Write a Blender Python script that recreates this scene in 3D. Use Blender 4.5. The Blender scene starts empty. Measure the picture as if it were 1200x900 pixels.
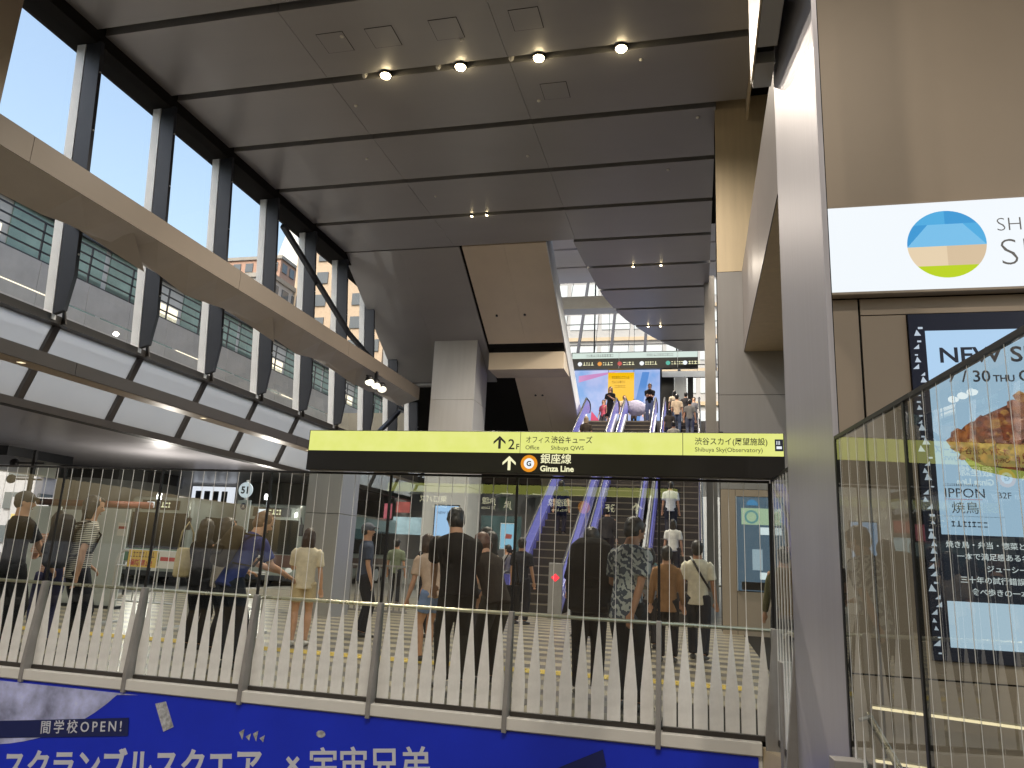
import bpy, bmesh, math, random
from mathutils import Vector, Matrix
random.seed(7)
R = math.radians
sc = bpy.context.scene
COL = sc.collection
# ------------------------------------------------------------------ camera
cam_d = bpy.data.cameras.new("camera"); cam = bpy.data.objects.new("camera", cam_d); COL.objects.link(cam)
cam_d.sensor_fit = 'HORIZONTAL'; cam_d.sensor_width = 36.0; cam_d.lens = 36.0 * 878.5 / 1200.0
cam_d.clip_start = 0.05; cam_d.clip_end = 3000
def cam_matrix(loc, yaw, pitch, roll):
    cy, sy, cp, sp = math.cos(yaw), math.sin(yaw), math.cos(pitch), math.sin(pitch)
    f = Vector((-sy*cp, cy*cp, sp)); r = Vector((cy, sy, 0)); u = r.cross(f)
    c, s = math.cos(roll), math.sin(roll)
    r2 = c*r + s*u; u2 = -s*r + c*u
    m = Matrix((r2, u2, -f)).transposed().to_4x4(); m.translation = loc
    return m
cam.matrix_world = cam_matrix(Vector((0, 0, 1.26)), R(14.171), R(13.222), R(2.7945))
sc.camera = cam
# ------------------------------------------------------------------ world, sun, exposure
SUN_EL, SUN_AZ = R(48), R(182.5)          # hazy sun behind the viewer, along the curtain wall
w = bpy.data.worlds.new("World"); sc.world = w; w.use_nodes = True
nt = w.node_tree; nt.nodes.clear()
sky = nt.nodes.new("ShaderNodeTexSky"); sky.sky_type = 'NISHITA'; sky.sun_disc = False
sky.sun_elevation = SUN_EL; sky.sun_rotation = SUN_AZ; sky.air_density = 1.6; sky.dust_density = 5.0; sky.ozone_density = 0.0
bg = nt.nodes.new("ShaderNodeBackground"); bg.inputs[1].default_value = 0.125
wo = nt.nodes.new("ShaderNodeOutputWorld")
nt.links.new(sky.outputs[0], bg.inputs[0]); nt.links.new(bg.outputs[0], wo.inputs[0])
sd = bpy.data.lights.new("sun", 'SUN'); sd.energy = 0.55; sd.angle = R(12); sd.color = (1.0, 0.96, 0.9)
sun = bpy.data.objects.new("sun", sd); COL.objects.link(sun)
_d = Vector((math.sin(SUN_AZ)*math.cos(SUN_EL), math.cos(SUN_AZ)*math.cos(SUN_EL), math.sin(SUN_EL)))
sun.rotation_euler = (-_d).to_track_quat('-Z', 'Y').to_euler(); sun.location = _d*60
vs = sc.view_settings; vs.view_transform = 'Standard'; vs.look = 'None'; vs.exposure = 1.5; vs.gamma = 1.0
vs.use_curve_mapping = False
sc.render.engine = 'CYCLES'
sc.cycles.use_denoising = True
sc.cycles.max_bounces = 8; sc.cycles.diffuse_bounces = 4; sc.cycles.glossy_bounces = 4; sc.cycles.transparent_max_bounces = 24
sc.cycles.caustics_reflective = False; sc.cycles.caustics_refractive = False
sc.cycles.sample_clamp_indirect = 4.0

# ------------------------------------------------------------------ helpers: colours and materials
def lin(c):
    return tuple(((v/255.0)/12.92 if v/255.0 <= 0.04045 else ((v/255.0+0.055)/1.055)**2.4) for v in c)
MATS = {}
def M(name, col, rough=0.5, metal=0.0, var=0.0, scale=3.0, bump=0.0, bscale=40.0, emit=0.0, ecol=None, aniso=None, spec=0.5, coat=0.0, grime=0.0):
    """Principled material with noise colour variation, fine bump and grime, all in object space. col is linear rgb."""
    if name in MATS: return MATS[name]
    m = bpy.data.materials.new(name); m.use_nodes = True; MATS[name] = m
    t = m.node_tree; p = t.nodes["Principled BSDF"]
    p.inputs["Base Color"].default_value = (*col, 1); p.inputs["Roughness"].default_value = rough; p.inputs["Metallic"].default_value = metal
    p.inputs["Specular IOR Level"].default_value = spec; p.inputs["Coat Weight"].default_value = coat
    tc = t.nodes.new("ShaderNodeTexCoord")
    vec = tc.outputs["Object"]
    if aniso:
        mp = t.nodes.new("ShaderNodeMapping"); mp.inputs["Scale"].default_value = aniso
        t.links.new(vec, mp.inputs[0]); vec = mp.outputs[0]
    if var or grime:
        n = t.nodes.new("ShaderNodeTexNoise"); n.inputs["Scale"].default_value = scale; n.inputs["Detail"].default_value = 6; n.inputs["Roughness"].default_value = 0.6
        t.links.new(vec, n.inputs["Vector"])
        mr = t.nodes.new("ShaderNodeMapRange"); mr.inputs[1].default_value = 0.3; mr.inputs[2].default_value = 0.7
        mr.inputs[3].default_value = 1-var; mr.inputs[4].default_value = 1+var
        t.links.new(n.outputs[0], mr.inputs[0])
        mx = t.nodes.new("ShaderNodeMix"); mx.data_type = 'RGBA'; mx.blend_type = 'MULTIPLY'; mx.inputs[0].default_value = 1
        mx.inputs[6].default_value = (*col, 1); t.links.new(mr.outputs[0], mx.inputs[7]); t.links.new(mx.outputs[2], p.inputs["Base Color"])
        mr2 = t.nodes.new("ShaderNodeMapRange"); mr2.inputs[3].default_value = max(0.03, rough-0.25*min(1, var*4+grime)); mr2.inputs[4].default_value = min(1, rough+0.25*min(1, var*4+grime))
        t.links.new(n.outputs[0], mr2.inputs[0]); t.links.new(mr2.outputs[0], p.inputs["Roughness"])
    if bump:
        n2 = t.nodes.new("ShaderNodeTexNoise"); n2.inputs["Scale"].default_value = bscale; n2.inputs["Detail"].default_value = 4
        t.links.new(vec, n2.inputs["Vector"])
        b = t.nodes.new("ShaderNodeBump"); b.inputs["Strength"].default_value = bump; b.inputs["Distance"].default_value = 0.01
        t.links.new(n2.outputs[0], b.inputs["Height"]); t.links.new(b.outputs[0], p.inputs["Normal"])
    if emit:
        p.inputs["Emission Color"].default_value = (*(ecol or col), 1); p.inputs["Emission Strength"].default_value = emit
    return m
def glass_mat(name, tint=(0.93, 0.96, 0.95), ior=1.7, rough=0.0, dirt=0.0):
    """Pane of clear glass: transparent, with a Fresnel reflection from its outer faces."""
    m = bpy.data.materials.new(name); m.use_nodes = True; MATS[name] = m
    t = m.node_tree; t.nodes.clear()
    o = t.nodes.new("ShaderNodeOutputMaterial"); mix = t.nodes.new("ShaderNodeMixShader")
    tr = t.nodes.new("ShaderNodeBsdfTransparent"); tr.inputs[0].default_value = (*tint, 1)
    gl = t.nodes.new("ShaderNodeBsdfGlossy"); gl.inputs["Roughness"].default_value = rough
    fr = t.nodes.new("ShaderNodeFresnel"); fr.inputs[0].default_value = ior
    ge = t.nodes.new("ShaderNodeNewGeometry")
    sb = t.nodes.new("ShaderNodeMath"); sb.operation = 'SUBTRACT'; sb.inputs[0].default_value = 1
    ml = t.nodes.new("ShaderNodeMath"); ml.operation = 'MULTIPLY'
    t.links.new(ge.outputs["Backfacing"], sb.inputs[1]); t.links.new(fr.outputs[0], ml.inputs[0]); t.links.new(sb.outputs[0], ml.inputs[1])
    t.links.new(ml.outputs[0], mix.inputs[0]); t.links.new(tr.outputs[0], mix.inputs[1]); t.links.new(gl.outputs[0], mix.inputs[2])
    if dirt:
        df = t.nodes.new("ShaderNodeBsdfTranslucent"); df.inputs[0].default_value = (0.8, 0.82, 0.84, 1)
        m2 = t.nodes.new("ShaderNodeMixShader"); m2.inputs[0].default_value = dirt
        t.links.new(mix.outputs[0], m2.inputs[1]); t.links.new(df.outputs[0], m2.inputs[2]); t.links.new(m2.outputs[0], o.inputs[0])
    else:
        t.links.new(mix.outputs[0], o.inputs[0])
    return m
def emit_mat(name, col, strength, var=0.0, scale=3.0, col2=None, tex='noise'):
    m = bpy.data.materials.new(name); m.use_nodes = True; MATS[name] = m
    t = m.node_tree; p = t.nodes["Principled BSDF"]; p.inputs["Base Color"].default_value = (0.02, 0.02, 0.02, 1); p.inputs["Roughness"].default_value = 0.25
    p.inputs["Emission Color"].default_value = (*col, 1); p.inputs["Emission Strength"].default_value = strength*0.354
    if col2 is not None:
        tc = t.nodes.new("ShaderNodeTexCoord")
        if tex == 'voronoi':
            n = t.nodes.new("ShaderNodeTexVoronoi"); n.inputs["Scale"].default_value = scale; src = n.outputs["Color"]
        else:
            n = t.nodes.new("ShaderNodeTexNoise"); n.inputs["Scale"].default_value = scale; n.inputs["Detail"].default_value = 5; src = n.outputs[0]
        t.links.new(tc.outputs["Object"], n.inputs["Vector"])
        cr = t.nodes.new("ShaderNodeValToRGB"); cr.color_ramp.elements[0].position = 0.35; cr.color_ramp.elements[1].position = 0.65
        cr.color_ramp.elements[0].color = (*col, 1); cr.color_ramp.elements[1].color = (*col2, 1)
        t.links.new(src, cr.inputs[0]); t.links.new(cr.outputs[0], p.inputs["Emission Color"])
    return m
def stripe_mat(name, c1, c2, freq, axis='Z', rough=0.9, sharp=0.5, distort=0.0):
    m = bpy.data.materials.new(name); m.use_nodes = True; MATS[name] = m
    t = m.node_tree; p = t.nodes["Principled BSDF"]; p.inputs["Roughness"].default_value = rough
    tc = t.nodes.new("ShaderNodeTexCoord"); wv = t.nodes.new("ShaderNodeTexWave"); wv.bands_direction = axis
    wv.inputs["Scale"].default_value = freq; wv.inputs["Distortion"].default_value = distort; wv.inputs["Detail Scale"].default_value = 3
    cr = t.nodes.new("ShaderNodeValToRGB"); cr.color_ramp.elements[0].position = sharp-0.04; cr.color_ramp.elements[1].position = sharp+0.04
    cr.color_ramp.elements[0].color = (*c1, 1); cr.color_ramp.elements[1].color = (*c2, 1)
    t.links.new(tc.outputs["Object"], wv.inputs[0]); t.links.new(wv.outputs[1], cr.inputs[0]); t.links.new(cr.outputs[0], p.inputs[0])
    return m
def fabric(rgb):
    nm = "fabric_%d_%d_%d" % tuple(rgb)
    return M(nm, lin(rgb), 0.92, 0, var=0.18, scale=9, bump=0.6, bscale=16, spec=0.2)
def skin(rgb=(196, 150, 122)):
    return M("skin_%d" % rgb[0], lin(rgb), 0.55, 0, var=0.08, scale=14, bump=0.08, bscale=60, spec=0.35)

# ------------------------------------------------------------------ helpers: geometry
class MB:
    """Collects boxes, prisms, tubes into one mesh."""
    def __init__(s): s.v = []; s.f = []
    def add(s, vs, fs):
        n = len(s.v); s.v += [tuple(v) for v in vs]; s.f += [tuple(i+n for i in f) for f in fs]; return s
    def box(s, x0, x1, y0, y1, z0, z1):
        return s.add([(x0,y0,z0),(x1,y0,z0),(x1,y1,z0),(x0,y1,z0),(x0,y0,z1),(x1,y0,z1),(x1,y1,z1),(x0,y1,z1)],
                     [(0,3,2,1),(4,5,6,7),(0,1,5,4),(1,2,6,5),(2,3,7,6),(3,0,4,7)])
    def prism(s, poly, axis, a, b):
        """poly: 2-d points, counter-clockwise seen from +axis; axis 'X' -> (y,z), 'Y' -> (x,z), 'Z' -> (x,y)."""
        def P(q, w):
            return (w, q[0], q[1]) if axis == 'X' else (q[0], w, q[1]) if axis == 'Y' else (q[0], q[1], w)
        n = len(poly)
        return s.add([P(q, a) for q in poly]+[P(q, b) for q in poly],
                     [tuple(range(n))[::-1], tuple(range(n, 2*n))]+[(i, (i+1) % n, n+(i+1) % n, n+i) for i in range(n)])
    def tube(s, pts, rad, seg=8, side=None, cap=True):
        """pts: path; rad: one radius, list of radii or of (rx, ry); side: preferred x axis of the rings."""
        pts = [Vector(p) for p in pts]; n = len(pts)
        if not isinstance(rad, (list, tuple)): rad = [rad]*n
        rad = [r if isinstance(r, (list, tuple)) else (r, r) for r in rad]
        base = len(s.v); prev = Vector(side) if side is not None else None
        for i, p in enumerate(pts):
            t = (pts[min(i+1, n-1)]-pts[max(i-1, 0)])
            t = t.normalized() if t.length > 1e-9 else Vector((0, 0, 1))
            if prev is None: prev = Vector((1, 0, 0)) if abs(t.x) < 0.9 else Vector((0, 1, 0))
            a = prev-t*prev.dot(t)
            if a.length < 1e-6: a = t.orthogonal()
            a.normalize(); b = t.cross(a)
            if side is None: prev = a
            for k in range(seg):
                an = 2*math.pi*k/seg
                s.v.append(tuple(p+a*rad[i][0]*math.cos(an)+b*rad[i][1]*math.sin(an)))
        for i in range(n-1):
            for k in range(seg):
                k2 = (k+1) % seg
                s.f.append((base+i*seg+k, base+i*seg+k2, base+(i+1)*seg+k2, base+(i+1)*seg+k))
        if cap:
            s.f.append(tuple(base+k for k in range(seg))[::-1]); s.f.append(tuple(base+(n-1)*seg+k for k in range(seg)))
        return s
    def bar(s, a, b, w, h, up=(0, 0, 1)):
        """box section bar from a to b, width w across, height h along up."""
        a, b, up = Vector(a), Vector(b), Vector(up); t = (b-a).normalized(); x = t.cross(up).normalized(); u = x.cross(t)
        c = [x*i*w/2+u*j*h/2 for i, j in ((-1,-1),(1,-1),(1,1),(-1,1))]
        return s.add([a+q for q in c]+[b+q for q in c], [(0,1,2,3),(7,6,5,4),(0,4,5,1),(1,5,6,2),(2,6,7,3),(3,7,4,0)])
    def ellip(s, c, r, seg=12, rings=8, rot=None):
        c = Vector(c); base = len(s.v); rot = rot or Matrix.Identity(3)
        for i in range(1, rings):
            th = math.pi*i/rings
            for k in range(seg):
                ph = 2*math.pi*k/seg
                s.v.append(tuple(c+rot @ Vector((r[0]*math.sin(th)*math.cos(ph), r[1]*math.sin(th)*math.sin(ph), r[2]*math.cos(th)))))
        top = len(s.v); s.v.append(tuple(c+rot @ Vector((0, 0, r[2])))); s.v.append(tuple(c+rot @ Vector((0, 0, -r[2]))))
        for i in range(rings-2):
            for k in range(seg):
                k2 = (k+1) % seg
                s.f.append((base+i*seg+k, base+(i+1)*seg+k, base+(i+1)*seg+k2, base+i*seg+k2))
        for k in range(seg):
            k2 = (k+1) % seg
            s.f.append((top, base+k, base+k2)); s.f.append((top+1, base+(rings-2)*seg+k2, base+(rings-2)*seg+k))
        return s
    def mesh(s, name, mat, smooth=False, fix=True):
        me = bpy.data.meshes.new(name); me.from_pydata(s.v, [], s.f)
        if fix:
            b = bmesh.new(); b.from_mesh(me); bmesh.ops.recalc_face_normals(b, faces=b.faces); b.to_mesh(me); b.free()
        if mat: me.materials.append(mat)
        if smooth:
            for p in me.polygons: p.use_smooth = True
        me.update(); return me
    def build(s, name, mat, parent=None, smooth=False, bevel=0.0, fix=True, loc=None):
        o = bpy.data.objects.new(name, s.mesh(name, mat, smooth, fix)); COL.objects.link(o)
        if parent is not None: o.parent = parent
        if loc is not None: o.location = loc
        if bevel:
            m = o.modifiers.new("bevel", 'BEVEL'); m.width = bevel; m.segments = 2; m.limit_method = 'ANGLE'
        return o
def link(name, me, parent=None, loc=(0, 0, 0), rot=(0, 0, 0)):
    o = bpy.data.objects.new(name, me); COL.objects.link(o); o.parent = parent; o.location = loc; o.rotation_euler = rot; return o
def tag(o, label, cat, group=None):
    o["label"] = label; o["category"] = cat
    if group: o["group"] = group
    return o
def struct(o, kind="structure"):
    o["kind"] = kind; return o
def thing(name, label, cat, loc=(0, 0, 0), rz=0.0, group=None):
    o = bpy.data.objects.new(name, None); COL.objects.link(o); o.location = loc; o.rotation_euler = (0, 0, rz); o.empty_display_size = 0.2
    return tag(o, label, cat, group)
BAKE = []
def text(s, parent, x, z, size, mat, y=0.0, face=-1, align='LEFT', bold=0.0, name="lettering", xs=1.0, tilt=0.0, track=1.0):
    """flat lettering on a plane of constant y in the parent's frame; face -1 looks to -Y, +1 to +Y."""
    cu = bpy.data.curves.new(name, 'FONT'); cu.body = s; cu.size = size; cu.align_x = align; cu.extrude = 0.0012; cu.offset = bold; cu.resolution_u = 3; cu.space_character = track
    o = bpy.data.objects.new(name, cu); COL.objects.link(o); o.parent = parent
    o.location = (x, y, z); o.rotation_euler = (R(90), R(-tilt), 0 if face < 0 else R(180)); o.scale = (xs, 1, 1)
    cu.materials.append(mat); BAKE.append(o); return o
def plate(name, mat, parent, x0, x1, z0, z1, y, t=0.004):
    return MB().box(x0, x1, y-t, y, z0, z1).build(name, mat, parent)
def poly_plate(name, mat, parent, pts, y, t=0.003):
    return MB().prism(pts, 'Y', y-t, y).build(name, mat, parent)

def ticks(parent, x0, x1, z, h, mat, y, seed=1):
    """a row of marks for print too small to read"""
    r = random.Random(seed); m = MB(); x = x0
    while x < x1-h*0.5:
        w_ = h*(0.35+0.5*r.random()); k = r.choice((0, 1, 2))
        m.box(x, x+w_, y-0.002, y, z, z+h*0.18)
        if k: m.box(x+w_*0.35, x+w_*0.6, y-0.002, y, z+h*0.18, z+h)
        if k != 1: m.box(x, x+w_, y-0.002, y, z+h*0.7, z+h*0.9)
        x += w_+h*0.22
    return m.build("lettering", mat, parent)

# ------------------------------------------------------------------ shared materials
m_panel = M("ceiling_panel_grey", (0.36, 0.355, 0.355), 0.38, 0.25, var=0.05, scale=0.7, bump=0.03, bscale=3, aniso=(0.3, 1, 1))
m_panel_w = M("ceiling_panel_pale", (0.80, 0.78, 0.84), 0.5, 0.0, var=0.03, scale=0.7)
m_dark = M("dark_recess", (0.020, 0.019, 0.018), 0.85, 0, spec=0.05)
m_steel = M("charcoal_steel", (0.040, 0.044, 0.054), 0.45, 0.5, var=0.12, scale=2, bump=0.03)
m_steel2 = M("dark_brown_steel", (0.042, 0.037, 0.034), 0.5, 0.2, var=0.12, scale=2)
m_alu = M("pale_aluminium", (0.74, 0.77, 0.80), 0.45, 0.1, var=0.06, scale=2)
m_beige = M("beige_panel", (0.42, 0.345, 0.27), 0.42, 0.12, var=0.03, scale=0.9, bump=0.03, bscale=30)
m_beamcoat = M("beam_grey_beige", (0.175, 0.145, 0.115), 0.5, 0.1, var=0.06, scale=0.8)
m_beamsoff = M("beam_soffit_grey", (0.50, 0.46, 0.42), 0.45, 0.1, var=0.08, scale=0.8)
m_beige2 = M("warm_stone_panel", (0.60, 0.50, 0.35), 0.48, 0.05, var=0.07, scale=1.2, bump=0.04, bscale=30, aniso=(6, 6, 0.5))
m_greyclad = M("grey_cladding", (0.42, 0.42, 0.43), 0.36, 0.45, var=0.04, scale=1.2, aniso=(5, 5, 0.4))
m_brush = M("brushed_steel_pillar", (0.50, 0.49, 0.535), 0.40, 0.45, var=0.05, scale=2.5, bump=0.05, bscale=6, aniso=(14, 14, 0.25))
m_white = M("white_coat", (0.72, 0.71, 0.68), 0.5, 0, var=0.04, scale=2)
m_picket = M("picket_grey_white", (0.84, 0.84, 0.83), 0.5, 0.1, var=0.09, scale=9, bump=0.05, bscale=25)
m_post = M("post_grey", (0.30, 0.29, 0.285), 0.5, 0.2, var=0.1, scale=6)
m_rail = M("brass_lit_rail", (0.72, 0.66, 0.50), 0.28, 0.7, var=0.05)
m_black = M("black_gasket", (0.010, 0.010, 0.012), 0.4, 0)
m_blackpanel = M("sign_black", (0.012, 0.012, 0.013), 0.3, 0)
m_floor = M("stone_floor", (0.20, 0.185, 0.165), 0.32, 0, var=0.10, scale=5, bump=0.02)
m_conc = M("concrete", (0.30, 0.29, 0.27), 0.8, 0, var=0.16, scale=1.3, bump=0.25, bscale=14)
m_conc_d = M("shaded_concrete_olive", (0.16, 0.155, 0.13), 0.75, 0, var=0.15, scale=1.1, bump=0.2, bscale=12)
m_asph = M("asphalt", (0.085, 0.085, 0.088), 0.85, 0, var=0.2, scale=3, bump=0.3, bscale=60)
m_soff = M("pale_beige_soffit", (0.70, 0.60, 0.46), 0.4, 0.05, var=0.04, scale=0.9); m_colclad = M("pale_grey_column_clad", (0.62, 0.62, 0.61), 0.38, 0.1, var=0.04, scale=1.2, aniso=(5, 5, 0.4))
m_glass = glass_mat("clear_glass", ior=1.8); m_glass_n = glass_mat("near_fence_glass", (0.92, 0.94, 0.91), 2.5)
m_glass_f = glass_mat("facade_glass", (0.95, 0.96, 0.965), 1.5)
m_frost = glass_mat("canopy_glass", (0.82, 0.85, 0.86), 1.5, 0.08, dirt=0.33)
m_ink = M("sign_ink", (0.03, 0.032, 0.03), 0.6)
e_yellow = emit_mat("sign_yellow_light", lin((236, 240, 140)), 0.94, col2=lin((230, 236, 126)), scale=7)
e_white = emit_mat("sign_white_light", lin((242, 248, 253)), 1.0)
e_text = emit_mat("lit_lettering", lin((250, 246, 200)), 1.0)
e_warm = emit_mat("warm_lamp", (1.0, 0.80, 0.46), 60.0)
e_strip = emit_mat("warm_strip", (1.0, 0.83, 0.52), 1.3)
e_lav = emit_mat("lavender_light_panel", lin((142, 140, 226)), 0.62)
e_lav2 = emit_mat("lavender_light_panel_dim", lin((104, 100, 176)), 0.42)
e_screen = emit_mat("screen_blue_white", lin((178, 212, 243)), 0.95)

# ================================================================== THE SETTING
# ---- floors
FY = 6.6                                                    # the line of the front glass fence
fl = MB().box(-13.6, 0.62, FY+0.06, 62, -0.3, 0.0); fl.box(0.62, 9, 7.75, 62, -0.3, 0.0)
floor = struct(fl.build("concourse_floor", m_dark))
tile = {}; rest = {}
for row in range(26):                                       # paving as far as single slabs can be told apart
    yy = FY+0.10+0.6*row
    for c in range(12):
        x0 = -13.5+1.2*c
        if x0+1.2 > 0.62 and yy < 7.8: continue
        for half in (0, 1):
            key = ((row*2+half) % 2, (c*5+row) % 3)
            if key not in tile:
                b_ = (0.115, 0.105, 0.095) if key[0] else (0.33, 0.285, 0.20)  # alternate dark and sand rows paint in the stair bands mirrored in the glass
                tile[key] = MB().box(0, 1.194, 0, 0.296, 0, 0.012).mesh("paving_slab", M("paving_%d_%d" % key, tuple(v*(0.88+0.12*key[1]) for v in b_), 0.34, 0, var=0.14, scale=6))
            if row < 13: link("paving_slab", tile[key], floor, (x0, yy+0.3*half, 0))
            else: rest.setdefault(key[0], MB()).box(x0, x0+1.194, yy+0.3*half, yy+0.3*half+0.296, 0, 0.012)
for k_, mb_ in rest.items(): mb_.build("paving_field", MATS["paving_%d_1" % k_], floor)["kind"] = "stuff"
far_f = MB().box(-13.5, 8.9, 22.35, 61.9, 0, 0.012).build("far_paving", m_floor, floor)
m_tact = M("tactile_yellow", (0.62, 0.47, 0.10), 0.6, 0, var=0.08, scale=8)
tact = MB()
for i in range(38): tact.box(-11.0+0.302*i, -11.0+0.302*i+0.298, 8.95, 9.25, 0.012, 0.017)
for i in range(38):
    for k in range(4): tact.box(-11.0+0.302*i+0.02, -11.0+0.302*i+0.28, 8.98+0.07*k, 9.01+0.07*k, 0.017, 0.022)
tact.build("tactile_strip", m_tact, floor)["kind"] = "stuff"
struct(MB().box(-9, 9, -9, FY-0.1, -2.7, -2.4).build("stairwell_floor", m_floor))
struct(MB().box(-700, -13.62, -300, 900, -0.5, -0.12).build("road", m_asph))
struct(MB().box(-14.1, -13.62, -20, 60, -0.4, 0.0).build("kerb", m_conc))
for i in range(5): MB().box(-21.2, -21.05, 8+6*i, 11+6*i, -0.12, -0.116).build("lane_marking", M("road_paint", (0.7, 0.7, 0.68), 0.7, 0, var=0.15, scale=8), bpy.data.objects["road"])
# upper landing at the head of the escalators
struct(MB().box(-4.9, 3.0, 32.3, 62, 6.9, 7.4).build("upper_landing", m_floor))

# ---- ceiling: panels between dark joints every 2.41 m
ceil = struct(MB().box(-13.1, 1.9, -9, 23.5, 12.3, 12.7).build("ceiling", m_dark))
curve = [(-4.05, 23.63), (-3.98, 25.0), (-3.89, 26.38), (-3.80, 27.7), (-3.70, 28.9), (-3.53, 30.0), (-3.33, 31.1), (-3.03, 32.3), (-2.67, 33.35), (-2.26, 34.4), (-1.81, 35.45), (-1.4, 36.25), (-0.97, 37.0), (-0.55, 37.7)]
MB().prism([(0.52, 23.5), (0.52, 37.7)]+[(x+0.03, y) for x, y in reversed(curve)], 'Z', 12.3, 12.7).build("ceiling_backing", m_dark, ceil)
def cx(y):
    for (xa, ya), (xb, yb) in zip(curve, curve[1:]):
        if ya <= y <= yb: return xa+(xb-xa)*(y-ya)/(yb-ya)
    return curve[-1][0]
J = [11.53+2.41*k for k in range(-8, 12)]
for a, b in zip(J, J[1:]):
    y0, y1 = a+0.11, b-0.11
    if y1 <= 23.6:
        xr = 1.2 if y1 < 16.5 else 0.52
        for xa, xb in ((-12.62, -8.29), (-8.28, -3.955), (-3.945, xr)):
            MB().box(xa, xb, y0, y1, 12.0, 12.3).build("ceiling_panel", m_panel, ceil)
    elif y0 < 37:
        y1 = min(y1, 37.6); ys = [y0+(y1-y0)*i/6 for i in range(7)]
        MB().prism([(0.52, y0), (0.52, y1)]+[(cx(y), y) for y in reversed(ys)], 'Z', 12.0, 12.3).build("ceiling_panel", m_panel, ceil)
for (x, y) in [(-7.53, 12.72), (-6.42, 12.74), (-5.0, 12.74), (-3.3, 12.75), (-3.14, 15.2)]:      # access hatches
    h = MB(); h.box(x-0.31, x+0.31, y-0.31, y+0.31, 11.994, 11.999).build("hatch_gap", m_dark, ceil)
    MB().box(x-0.30, x+0.30, y-0.30, y+0.30, 11.990, 11.9938).build("access_hatch", m_panel, ceil)
for (x, y) in [(-5.6, 13.94), (-7.4, 13.94), (-3.9, 13.94)]:
    MB().tube([(x, y, 12.32), (x, y, 12.02), (x, y, 11.97)], [0.06, 0.06, 0.03], 12).build("detector", m_white, ceil)
for i in range(14):
    x, y = -11.0+(i*3.7) % 11.5, 9.6+2.41*(i % 5)+0.55*(i % 3)
    MB().tube([(x, y, 12.01), (x, y, 11.985), (x, y, 11.96)], [0.045, 0.045, 0.015], 10).build("sprinkler", m_white, ceil)
# right-hand edge of the ceiling: pale fascia
MB().box(1.205, 1.235, -9, 16.5, 11.6, 12.5).build("edge_fascia", m_beige2, ceil)
# atrium roof over the void
ur = struct(MB().box(-16, 4, 24, 40.2, 17.1, 17.4).build("atrium_roof", m_dark))
for i in range(6):
    MB().box(-15.9, 3.9, 25.6+2.41*i, 25.6+2.41*i+2.2, 16.8, 17.1).build("roof_panel", m_panel_w, ur)
# building shell above and behind (keeps the daylight out where the real building does)
struct(MB().box(-12.7, 12, -9.4, 24, 13.0, 13.4).build("roof_slab", m_conc))
struct(MB().box(-13.1, 12, -9.4, -9.0, -2.7, 13.0).build("rear_wall", m_beige))

# ================================================================== WALLS AND PILLARS ON THE RIGHT
# feature wall with the big signs
fw = thing("feature_wall", "tall beige panelled wall carrying the white lit sign and tall screen", "wall", (0, 7.4, 0))
MB().box(1.1, 9, 0.02, 0.3, -2.4, 12.0).build("backing", m_dark, fw)
for (x0, x1, z0, z1) in [(1.1, 9, 4.80, 12.0), (1.1, 1.515, 0.455, 3.86), (1.535, 9, 3.70, 3.86), (1.535, 1.93, 0.455, 3.69), (1.535, 9, -2.4, 0.44), (1.1, 1.515, -2.4, 0.44), (1.93, 9, 0.455, 0.60)]:
    MB().box(x0, x1, 0.0, 0.02, z0, z1).build("panel", m_beige, fw, bevel=0.002)
# white illuminated sign
ws = thing("illuminated_sign", "long white lit sign with a round blue, sand and green emblem", "sign", (0, 7.28, 0))
MB().box(1.22, 8.2, 0.0, 0.118, 3.87, 4.79).build("casing", m_beige, ws, bevel=0.004)
plate("face", e_white, ws, 1.245, 8.18, 3.895, 4.765, -0.001)
def arc(cx_, cz, rx, rz, a0, a1, n=20): return [(cx_+rx*math.cos(R(a0+(a1-a0)*i/n)), cz+rz*math.sin(R(a0+(a1-a0)*i/n))) for i in range(n+1)]
ecx, ecz, er = 2.29, 4.335, 0.335
def at_h(h): return math.degrees(math.asin(max(-1, min(1, h/er))))
e_b1 = emit_mat("emblem_blue", lin((64, 160, 222)), 0.9); e_b2 = emit_mat("emblem_light_blue", lin((126, 200, 244)), 0.9); e_b3 = emit_mat("emblem_mid_blue", lin((84, 180, 234)), 0.9)
e_s1 = emit_mat("emblem_sand", lin((240, 218, 184)), 0.9); e_s2 = emit_mat("emblem_sand_deep", lin((224, 200, 166)), 0.9); e_gr = emit_mat("emblem_green", lin((196, 220, 30)), 0.9)
a_h, a_l = at_h(-0.02), at_h(-0.215)
a_t = at_h(0.2)
poly_plate("emblem", e_b1, ws, arc(ecx, ecz, er, er, 180-a_h, 180-a_t, 10)+[(ecx-0.15, ecz+0.20)], -0.007)
poly_plate("emblem", e_b3, ws, arc(ecx, ecz, er, er, 90, 180-a_t, 8)+[(ecx, ecz+0.20)], -0.0065)
poly_plate("emblem", e_b1, ws, arc(ecx, ecz, er, er, a_t, 90, 8)+[(ecx, ecz+0.20)], -0.0065)
poly_plate("emblem", e_b3, ws, arc(ecx, ecz, er, er, a_h, a_t, 10)+[(ecx+0.15, ecz+0.20)], -0.007)
poly_plate("emblem", e_b2, ws, [(ecx-er+0.001, ecz-0.02), (ecx+er-0.001, ecz-0.02), (ecx+0.15, ecz+0.20), (ecx-0.15, ecz+0.20)], -0.0055)
poly_plate("emblem", e_s1, ws, arc(ecx, ecz, er, er, 180-a_h, 180-a_l, 8)+[(ecx, ecz-0.215), (ecx, ecz-0.02)], -0.006)
poly_plate("emblem", e_s2, ws, arc(ecx, ecz, er, er, a_l, a_h, 8)+[(ecx, ecz-0.02), (ecx, ecz-0.215)], -0.006)
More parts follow.
